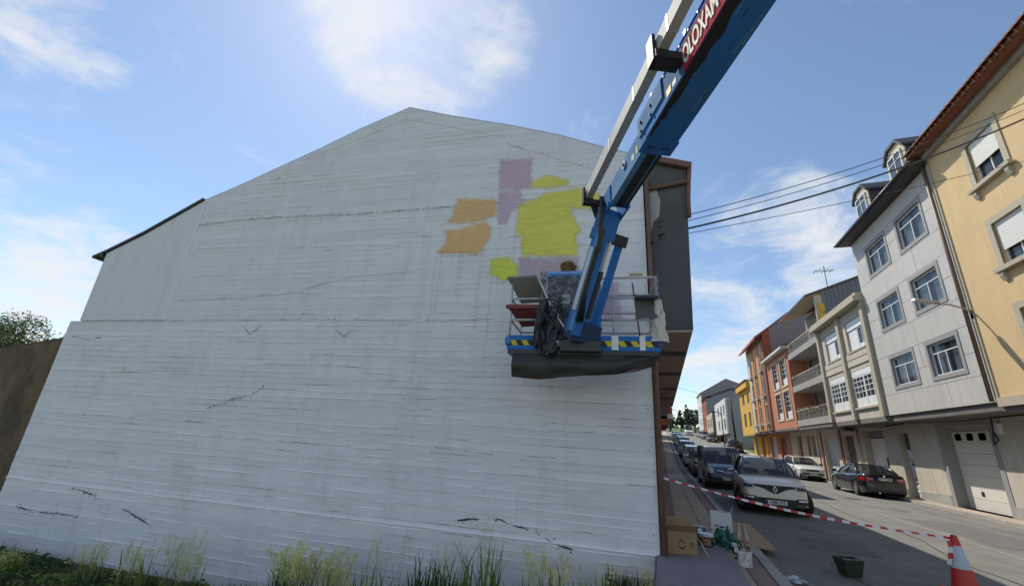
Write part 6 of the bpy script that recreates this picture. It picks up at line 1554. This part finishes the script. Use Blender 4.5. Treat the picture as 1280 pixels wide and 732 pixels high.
m_wp = M('spattered_pail', (.58, .58, .54), .6, .1, 5, dirt=(.1, .09, .06), dscale=14, damt=.9)
t = bucket('white paint-spattered bucket at the pavement edge', (1.07, 7.9, PV), .10, .21, m_wp)
MB().tube([(.05, .0, .1), (.02, .05, .3), (-.1, .1, .34)], .012, 6).build('brush_handle', m_brown, t)
MB().tube([(-.03, .04, .1), (-.08, .02, .3)], .012, 6).build('brush_handle', m_dark, t)
def crumple(name, label, cat, loc, rx, ry, rz, mat, amp, seed, n=26):
    t = T(name, label, cat, loc)
    rows = []
    for j in range(n // 2 + 1):
        ph = math.pi * .5 * j / (n // 2)
        row = []
        for i in range(n + 1):
            a = 2 * math.pi * (i % n) / n
            d = Vector((math.cos(a) * math.cos(ph), math.sin(a) * math.cos(ph), math.sin(ph)))
            k = 1 + amp * (noise.noise(d * 2.3 + Vector((seed, 0, 0))) + .6 * noise.noise(d * 5 + Vector((0, seed, 0))))
            row.append((d.x * rx * k, d.y * ry * k, max(0.002, d.z * rz * k)))
        rows.append(row)
    MB().grid(rows).build('sheet', mat, t, smooth=50); return t
crumple('plastic_bag', 'crumpled green plastic bag on the pavement', 'plastic bag', (.98, 9.15, PV), .2, .2, .2, M('green_plastic', (.03, .16, .11), .3, .3, 10), .9, 3)
crumple('plastic_sheet', 'small crumpled clear plastic sheet lying on the asphalt', 'plastic sheet', (1.62, 7.9, .02), .22, .1, .05, M('grey_plastic', (.42, .46, .49), .2, .3, 12), .8, 8)
crumple('rag', 'dark rag lying between the can and the white bucket', 'rag', (1.12, 8.35, PV), .1, .12, .1, M('rag_cloth', (.10, .085, .08), .9, .3, 10), .9, 12)
crumple('plastic_bag', 'dark bag slumped behind the open brown box', 'bag', (-.02, 8.62, PV), .09, .3, .3, m_tarp, .7, 17)
t = T('drop_cloth', 'purple-grey fleece drop cloth spread over the pavement', 'cloth', (0, 0, PV + .002))
poly = [(-.17, 4.6), (.98, 4.4), (.97, 6.4), (.95, 7.4), (.90, 8.4), (.93, 9.4), (.55, 9.75), (.1, 9.6), (-.17, 9.4)]
rows = []
def edgeX(y):
    L_ = [(4.4, .98), (6.4, .97), (7.4, .95), (8.4, .9), (9.3, .94), (9.75, .5)]
    return lerp_list(L_, y) + .02 * nn(y * 3, 0, 2)
for j in range(70):
    y = 4.4 + 5.3 * j / 69
    rows.append([(-.16 + (edgeX(y) + .16) * i / 20, y + .03 * nn(i * .3, y, 5), .012 + .014 * max(0, nn(i * .35, y * 3, 6)) + .018 * max(0, nn(i * .15 + y * 1.3, y * .8, 8))) for i in range(21)])
MB().grid(rows).build('cloth', M('fleece', (.25, .22, .255), .95, .25, 30, .5, 90, dirt=(.1, .09, .1), dscale=2, damt=.4), t, smooth=True)
t = T('plywood_sheet', 'worn plywood sheet lying over the kerb', 'board', (0, 0, 0))
m_ply = M('plywood', (.34, .25, .15), .8, .2, 3, .1, 50, stretch=(6, .6, 1))
q = [(1.33, 12.0), (1.80, 12.1), (1.82, 9.5), (1.16, 9.3)]
MB().prism([(q[0][0], q[0][1], .145), (q[1][0], q[1][1], .12), (q[2][0], q[2][1], .10), (q[3][0], q[3][1], .145)], (0, 0, .018)).build('sheet', m_ply, t)
for k in range(2):
    MB().prism([(1.2 + .14 * k, 9.6 + .0 * k, .1665), (1.27 + .14 * k, 9.6, .1665), (1.55 + .1 * k, 11.6, .1645), (1.5 + .1 * k, 11.6, .1645)], (0, 0, .012)).build('batten', bpy.data.materials['raw_wood'], t)
t = T('rubber_tub', 'dark green square rubber tub standing on the asphalt', 'tub', (2.62, 8.75, .03), R(20))
mb = MB(); b0, b1, h = .11, .155, .23
ring = lambda r_, z: [(-r_, -r_ * .8, z), (r_, -r_ * .8, z), (r_, r_ * .8, z), (-r_, r_ * .8, z)]
mb.add(ring(b0, 0) + ring(b1, h) + ring(b1 - .015, h) + ring(b0 - .012, .015), [(3, 2, 1, 0)] + [(i, (i + 1) % 4, 4 + (i + 1) % 4, 4 + i) for i in range(4)] + [(4 + i, 4 + (i + 1) % 4, 8 + (i + 1) % 4, 8 + i) for i in range(4)] + [(8 + i, 8 + (i + 1) % 4, 12 + (i + 1) % 4, 12 + i) for i in range(4)] + [(12, 13, 14, 15)])
mb.build('tub', M('green_rubber', (.022, .032, .022), .5, .2, 6), t)
MB().prism([(-b1 - .01, -b1 * .8 - .01, h), (b1 + .01, -b1 * .8 - .01, h), (b1 + .01, -b1 * .8 + .012, h), (-b1 - .01, -b1 * .8 + .012, h)], (0, 0, .012)).prism([(-b1 - .01, b1 * .8 - .012, h), (b1 + .01, b1 * .8 - .012, h), (b1 + .01, b1 * .8 + .01, h), (-b1 - .01, b1 * .8 + .01, h)], (0, 0, .012)).build('rim', M('green_rim', (.12, .16, .1), .5), t)
# cone
m_cr = M('cone_red', (.55, .035, .025), .5, .08, 5); m_cw = M('cone_white', (.52, .52, .58), .6, .06, 5)
CX, CY = 3.86, 8.46
t = T('traffic_cone', 'red and white traffic cone holding the striped tape', 'traffic cone', (CX, CY, .035))
MB().prism([(-.21, -.21, 0), (.21, -.21, 0), (.21, .21, 0), (-.21, .21, 0)], (0, 0, .045)).build('base', m_cr, t)
def cr_(z): return .165 - .13 * (z / .74)
for nm, a, b, mt in (('cone_band', .046, .33, m_cr), ('reflective_band', .33, .61, m_cw)):
    MB().lathe([(cr_(a), a), (cr_(b), b)], n=28).build(nm, mt, t, smooth=True)
MB().lathe([(cr_(.61), .61), (cr_(.72), .72), (.03, .74), (.012, .742), (0, .735)], n=28).build('tip', m_cr, t, smooth=40)
sheetm = M('tape_fabric', (.5, .5, .6), .6, .1)
# tape: alternating short red and white lengths
m_tr, m_tw = M('tape_red', (.5, .03, .04), .5, .06), M('tape_white', (.68, .68, .68), .5, .05)
tp = T('barrier_tape', 'red and white striped barrier tape strung from wall corner to cone', 'barrier tape', (-.02, 7.95, 1.24))
P0, P1 = Vector((-.03, 7.86, 1.235)), Vector((CX - .03, CY, .73))
n_ = 40
def tpos(s_): p = P0.lerp(P1, s_); p.z -= .09 * math.sin(math.pi * s_); return p
for k in range(n_):
    mb = MB(); rows = []
    for j in range(4):
        s_ = (k + j / 3) / n_; p = tpos(s_); tw = .5 * math.sin(s_ * 9) + .4
        rows.append([p + Vector((0, -.02 * math.sin(tw), -.018 * math.cos(tw))) - P0 + Vector((-.01, -.09, -.005)), p + Vector((0, .02 * math.sin(tw), .018 * math.cos(tw))) - P0 + Vector((-.01, -.09, -.005))])
    mb.grid(rows).build('tape_stripe', m_tr if k % 2 else m_tw, tp, smooth=True, fix=False)
for k in range(4):   # loose end hanging on the cone
    z0 = .70 - k * .075; mb = MB()
    off = Vector((CX - .09 - .012 * k, CY - .06, 0)) - tp.location
    mb.grid([[Vector((-.03 + .012 * math.sin(k * 1.2), 0, z0)) + off, Vector((.03 + .02 * math.sin(k), .02, z0)) + off], [Vector((-.035 + .012 * math.sin(k * 1.2 + 1.2), 0, z0 - .075)) + off, Vector((.03 + .02 * math.sin(k + 1), .02, z0 - .075)) + off]]).build('tape_stripe', m_tr if k % 2 == 0 else m_tw, tp)

# ---------------------------------------------------------------- cables, lamp, pole
def cable(label, p, q, sag, r, n=24, mat=None):
    p, q = Vector(p), Vector(q); t = T('overhead_cable', label, 'cable', p)
    MB().tube([p.lerp(q, k / n) - Vector((0, 0, sag * 4 * (k / n) * (1 - k / n))) - p for k in range(n + 1)], r, 5).build('cable', mat or m_black, t, smooth=True)
cable('thick black cable bundle crossing the street overhead', (.12, 7.8, 5.58), (9.7, 11.4, 10.1), .35, .02)
cable('thin upper cable just above the thick bundle', (.12, 7.8, 5.86), (9.7, 11.4, 10.45), .3, .009)
cable('thin middle cable above the thick bundle', (.12, 7.8, 5.74), (9.7, 11.4, 10.3), .32, .008)
cable('thin lower cable running below the thick bundle', (.12, 7.8, 5.5), (9.7, 12.4, 9.15), .1, .007)
cable('far thin cable crossing the street beyond the second left house', (.4, 33, 6.0), (9.6, 62, 8.2), .4, .012)
cable('far cable crossing the street near the dark pole', (.3, 50, 5.6), (9.6, 73, 6.6), .5, .02)
cable('farthest cable crossing the street by the white corner house', (.3, 50, 5.2), (9.6, 84, 5.4), .4, .02)
t = T('wall_lamp', 'grey street lamp on an arm between the grey and the yellow house', 'street lamp', (9.78, 17.22, 6.6))
MB().tube([(0, 0, -.25), (-.15, 0, -.05), (-.5, 0, .1), (-.9, 0, .18)], .03, 8).build('arm', m_galv, t, smooth=True)
MB().prism([(-.8, -.07, .15), (-.95, -.11, .17), (-1.45, -.09, .27), (-1.5, 0, .28), (-1.45, .09, .27), (-.95, .11, .17), (-.8, .07, .15)], (.03, 0, .07)).build('lamp_head', m_galv, t)
MB().box(-.03, .0, -.06, .06, -.4, -.1).build('wall_plate', m_galv, t)
t = T('utility_pole', 'leaning dark wooden pole before the blank grey side wall', 'utility pole', (10.2, 72, prof(72)))
MB().tube([(0, 0, 0), (-.25, 0, 7.2)], [.16, .11], 8).build('post', m_dark, t, smooth=True)
MB().bar((-.5, 0, 6.8), (.2, 0, 6.8), .08, .08).build('cross_arm', m_dark, t)
t = T('street_lamp', 'black hooked lamp post beside the white corner house', 'street lamp', (9.3, 78, prof(78)))
MB().tube([(0, 0, 0), (0, 0, 4.6), (-.15, 0, 5.1), (-.6, 0, 5.3), (-1.2, 0, 5.3)], .07, 8).build('post', m_dark, t, smooth=True)
MB().box(-1.5, -1.1, -.12, .12, 5.2, 5.36).build('lamp_head', m_dark, t)

# ---------------------------------------------------------------- trees
def leafm(name, col, rand=.25):
    m = M(name, col, .7, .35, 3)
    n, l = m.node_tree.nodes, m.node_tree.links; b = n['Principled BSDF']
    tl = n.new('ShaderNodeBsdfTranslucent'); mx = n.new('ShaderNodeMixShader'); mx.inputs[0].default_value = .3
    src = b.inputs['Base Color'].links[0].from_socket; l.new(src, tl.inputs[0]); l.new(b.outputs[0], mx.inputs[1]); l.new(tl.outputs[0], mx.inputs[2]); l.new(mx.outputs[0], n['Material Output'].inputs[0])
    return m
m_leaf, m_leafd, m_bark = leafm('leaf_green', (.07, .12, .03)), leafm('leaf_dark', (.045, .08, .035)), M('bark', (.09, .065, .045), .9, .3, 8)
def tree(label, loc, h, cr, n, leaf, mat, conical=False, seed=0, group=None):
    rg = random.Random(seed); t = T('tree', label, 'tree', loc, group=group)
    MB().tube([(0, 0, 0), (.03 * h, 0, h * .3), (0, .02 * h, h * .62), (0, 0, h * .9)], [.035 * h, .026 * h, .015 * h, .004 * h], 8).build('trunk', m_bark, t, smooth=True)
    br = MB(); tips = []
    for k in range(16):
        a = rg.uniform(0, 6.28); z = h * rg.uniform(.3, .75); ln = cr * rg.uniform(.5, .9) * ((1.1 - z / h) if conical else 1)
        tip = Vector((math.cos(a) * ln, math.sin(a) * ln, z + (.1 if conical else .45) * ln)); tips.append(tip)
        br.tube([(0, 0, z * .85), tip * .5 + Vector((0, 0, z * .43)), tip], [.012 * h, .008 * h, .002 * h], 5)
    br.build('branches', m_bark, t, smooth=True)
    cb = MB(); cl = []
    for k in range(46):
        if conical:
            z = rg.uniform(.15, 1); r_ = cr * (1.02 - z) * rg.uniform(.4, 1); a = rg.uniform(0, 6.28); cl.append((Vector((r_ * math.cos(a), r_ * math.sin(a), z * h)), cr * .3 * (1.15 - z)))
        else:
            d = Vector((rg.gauss(0, 1), rg.gauss(0, 1), rg.gauss(0, 1))).normalized() * rg.uniform(.35, 1) ** .5
            cl.append((Vector((d.x * cr, d.y * cr, h * .66 + d.z * h * .34)), cr * rg.uniform(.2, .36)))
    for k in range(n):
        c_, r_ = rg.choice(cl); d = Vector((rg.gauss(0, 1), rg.gauss(0, 1), rg.gauss(0, 1))).normalized() * rg.uniform(.5, 1.05)
        p = c_ + d * r_; e = Vector((rg.gauss(0, 1), rg.gauss(0, 1), rg.gauss(0, .6))).normalized() * leaf * rg.uniform(.6, 1.3); f_ = e.cross(Vector((rg.gauss(0, 1), rg.gauss(0, 1), rg.gauss(0, 1)))).normalized() * leaf * .45
        cb.add([p - e, p + f_, p + e, p - f_], [(0, 1, 2, 3)])
    cb.build('crown', mat, t, fix=False)
tree('leafy green tree rising behind the brown boundary wall', (-28.6, 10.8, -1), 6.5, 2.3, 20000, .06, m_leaf, False, 4)
tree('second leafy tree at the left edge behind the boundary wall', (-33, 10.5, -1), 7.0, 2.6, 16000, .07, m_leaf, False, 9)
rg = random.Random(5)
for i, (x, y, h, con, lab) in enumerate(((-5.5, 150, 12, 0, 'broad tree at the left end of the hilltop'), (-1.2, 158, 10, 1, 'slim dark conifer left of the tall hilltop conifer'), (2.6, 152, 15.5, 1, 'tall dark conifer at the hilltop left of the van'), (6.2, 160, 11, 1, 'dark conifer at the hilltop just left of the white van'),
                                        (10.2, 156, 12, 0, 'rounded tree right of the hilltop van'), (13.5, 150, 13, 1, 'dark conifer beside the farthest mauve house'), (9, 175, 14, 1, 'farther conifer behind the hilltop van'), (-9, 165, 12, 1, 'conifer at the far left of the hilltop'))):
    tree(lab, (x, y, tz(x, y)), h * .62, 2.6 if con else 3.0, 2600, .3, m_leafd, bool(con), 20 + i, 'trees on the hilltop')
t = T('hedge_bank', 'bright green bushy bank on the right of the hilltop', 'shrub', (11.5, 138, prof(138)))
cb = MB()
for k in range(2600):
    p = Vector((rg.uniform(-2, 2.5), rg.uniform(-6, 9), 0)); p.z = abs(rg.gauss(0, .8)) + .1; e = Vector((rg.gauss(0, 1), rg.gauss(0, 1), rg.gauss(0, 1))).normalized() * .22; f_ = e.orthogonal() * .5
    cb.add([p - e, p + f_, p + e, p - f_], [(0, 1, 2, 3)])
cb.build('foliage', m_leaf, t, fix=False)

# ---------------------------------------------------------------- weeds in the plot
m_gr, m_grd, m_oat, m_dry = leafm('grass_blade', (.17, .25, .05)), leafm('grass_dark', (.05, .10, .03)), leafm('oat_panicle', (.72, .72, .34)), leafm('dry_stem', (.34, .36, .17))
def blade(mb, p, h, lean, w, rg, n=6):
    d = Vector((math.cos(lean[0]), math.sin(lean[0]), 0)); s_ = Vector((-d.y, d.x, 0)) * w
    rows = []
    for k in range(n + 1):
        t_ = k / n; c_ = p + Vector((0, 0, h * (t_ - .25 * lean[1] * t_ ** 3))) + d * lean[1] * h * t_ ** 2.2
        ww = s_ * (1 - t_ ** 2) + s_ * .04
        rows.append([c_ - ww, c_ + ww])
    mb.grid(rows)
rg = random.Random(11)
mb = MB(); mb2 = MB()
for k in range(16000):
    x = rg.uniform(-15, -.25); y = rg.uniform(4.2, 7.55 - .09 * (-x) + .0) if rg.random() < .8 else rg.uniform(2.5, 5)
    y = min(y, 7.7 + .096 * x - .03)
    dens = noise.noise(Vector((x * .5, y * .5, 9)))
    if rg.random() > .55 + dens: continue
    b = mb if rg.random() < .5 else mb2
    blade(b, Vector((x, y, plotz(x, y) - .02)), rg.uniform(.08, .3), (rg.uniform(0, 6.28), rg.uniform(.1, .8)), rg.uniform(.003, .007), rg, 4)
mb.cur = 0
tag(mb.build('grass', m_gr, smooth=True, fix=False), 'patchy green grass over the sunken plot', 'grass', kind='stuff')
tag(mb2.build('grass', m_grd, smooth=True, fix=False), 'darker grass tufts over the sunken plot', 'grass', kind='stuff')
mb = MB(); mbd = MB()
for k in range(11000):   # leafy ground cover at the left
    x = rg.uniform(-14.8, -6.0); y = rg.uniform(3.6, 6.9 + .08 * x + .3)
    if y > 7.7 + .096 * x - .06: continue
    h = max(.02, .34 * (.5 + noise.noise(Vector((x * 1.1, y * 1.1, 4)))) * min(1, (-x - 5.5) / 3))
    p = Vector((x, y, plotz(x, y) + h * rg.uniform(.2, 1))); e = Vector((rg.gauss(0, 1), rg.gauss(0, 1), rg.gauss(0, .6))).normalized() * rg.uniform(.02, .06); f_ = e.cross(Vector((rg.gauss(0, 1), rg.gauss(0, 1), 1))).normalized() * e.length * .6
    (mb if noise.noise(Vector((x * 1.7, y * 1.7, 14))) + rg.gauss(0, .15) > .0 else mbd).add([p - e, p + f_, p + e, p - f_], [(0, 1, 2, 3)])
tag(mbd.build('ground_cover', m_grd, fix=False), 'darker leafy patches among the ground cover', 'ground cover', kind='stuff')
tag(mb.build('ground_cover', m_gr, fix=False), 'low leafy ground cover along the left foot of the wall', 'ground cover', kind='stuff')
def oat(label, x, y, hmin, hmax, n, seed, pan=1., spread=.35, mat=None, bl=10):
    rg = random.Random(seed); z = plotz(x, y) - .02; t = T('weed_clump', label, 'weeds', (x, y, z), group='weeds along the foot of the wall')
    st, pa, bd = MB(), MB(), MB()
    for k in range(n):
        h = rg.uniform(hmin, hmax); a = rg.uniform(0, 6.28); ln = rg.uniform(.05, .3); p = Vector((rg.uniform(-spread, spread), rg.uniform(-.2, .2), 0)); d = Vector((math.cos(a), math.sin(a), 0))
        pts = [p + Vector((0, 0, h * q)) + d * ln * h * q ** 2 for q in (0, .3, .6, .85, 1)]
        pts[-1].z -= ln * .25 * h
        st.tube(pts, [.0035, .003, .0025, .0018, .001], 4)
        if pan:
            for q in range(int(46 * pan)):
                u = rg.uniform(.62, 1.0); i = 3 if u > .85 else 2; c_ = pts[2].lerp(pts[3], (u - .6) / .25) if u < .85 else pts[3].lerp(pts[4], (u - .85) / .15)
                o_ = Vector((rg.gauss(0, 1), rg.gauss(0, 1), rg.gauss(-.4, .5))) * .045 * (1.25 - u) * 2
                e = Vector((rg.gauss(0, .3), rg.gauss(0, .3), -1)).normalized() * .018; f_ = Vector((rg.gauss(0, 1), rg.gauss(0, 1), 0)).normalized() * .0065
                pa.add([c_ + o_ - e, c_ + o_ + f_, c_ + o_ + e, c_ + o_ - f_], [(0, 1, 2, 3)])
                if q % 3 == 0: pa.add([c_, c_ + f_ * .25, c_ + o_ - e + f_ * .25, c_ + o_ - e], [(0, 1, 2, 3)])
    for k in range(bl):
        blade(bd, Vector((rg.uniform(-spread, spread), rg.uniform(-.2, .2), 0)), rg.uniform(hmin * .45, hmax * .8), (rg.uniform(0, 6.28), rg.uniform(.05, .6)), rg.uniform(.008, .02), rg, 8)
    tag(st.build('stems', m_dry, t, smooth=True, fix=False), kind='stuff')
    if pan: tag(pa.build('seed_heads', mat or m_oat, t, fix=False), kind='stuff')
    tag(bd.build('blades', m_grd if seed % 3 == 2 else m_gr, t, smooth=True, fix=False), kind='stuff')
WEED = [('thin grass stems at the left foot of the wall', -9.9, 5.9, .5, .9, 14, 1.0, 30), ('airy oat grass left of the pale oat tufts', -7.9, 6.1, .7, 1.15, 22, 1.2, 20), ('pale yellow oat tuft at the bottom of the wall', -5.6, 6.2, .6, .95, 44, 2.4, 70),
        ('second pale oat tuft beside the first', -5.05, 6.3, .5, .95, 26, 1.8, 26), ('single tall drooping stems left of the dark reed clump', -4.2, 6.4, .7, 1.15, 9, .6, 12), ('dense dark reed-like clump below the wall crack', -3.3, 6.5, .5, 1.0, 12, .4, 120), ('tall reed clump with the highest stalk', -2.65, 6.6, .6, 1.25, 8, .4, 60),
        ('feathery grasses right of the reed clump', -1.7, 6.8, .4, .75, 18, 1.3, 22), ('grassy tuft at the right corner of the plot', -.55, 7.1, .25, .62, 14, .8, 260), ('wispy grasses between the left stems and the airy oat grass', -8.8, 6.0, .5, 1.0, 16, 1.0, 24),
        ('low weeds near the left edge of the picture', -11.8, 5.6, .3, .6, 10, .8, 40), ('wispy stems between the oat tufts and the single stems', -4.6, 6.35, .35, .7, 10, .8, 16), ('sparse stems between the feathery grasses and the corner tuft', -1.1, 7.0, .3, .55, 8, .8, 22)]
for i, (lab, x, y, a, b, n_, pan, bl) in enumerate(WEED): oat(lab, x, y, a, b, n_, 30 + i, pan, .32, None, bl)
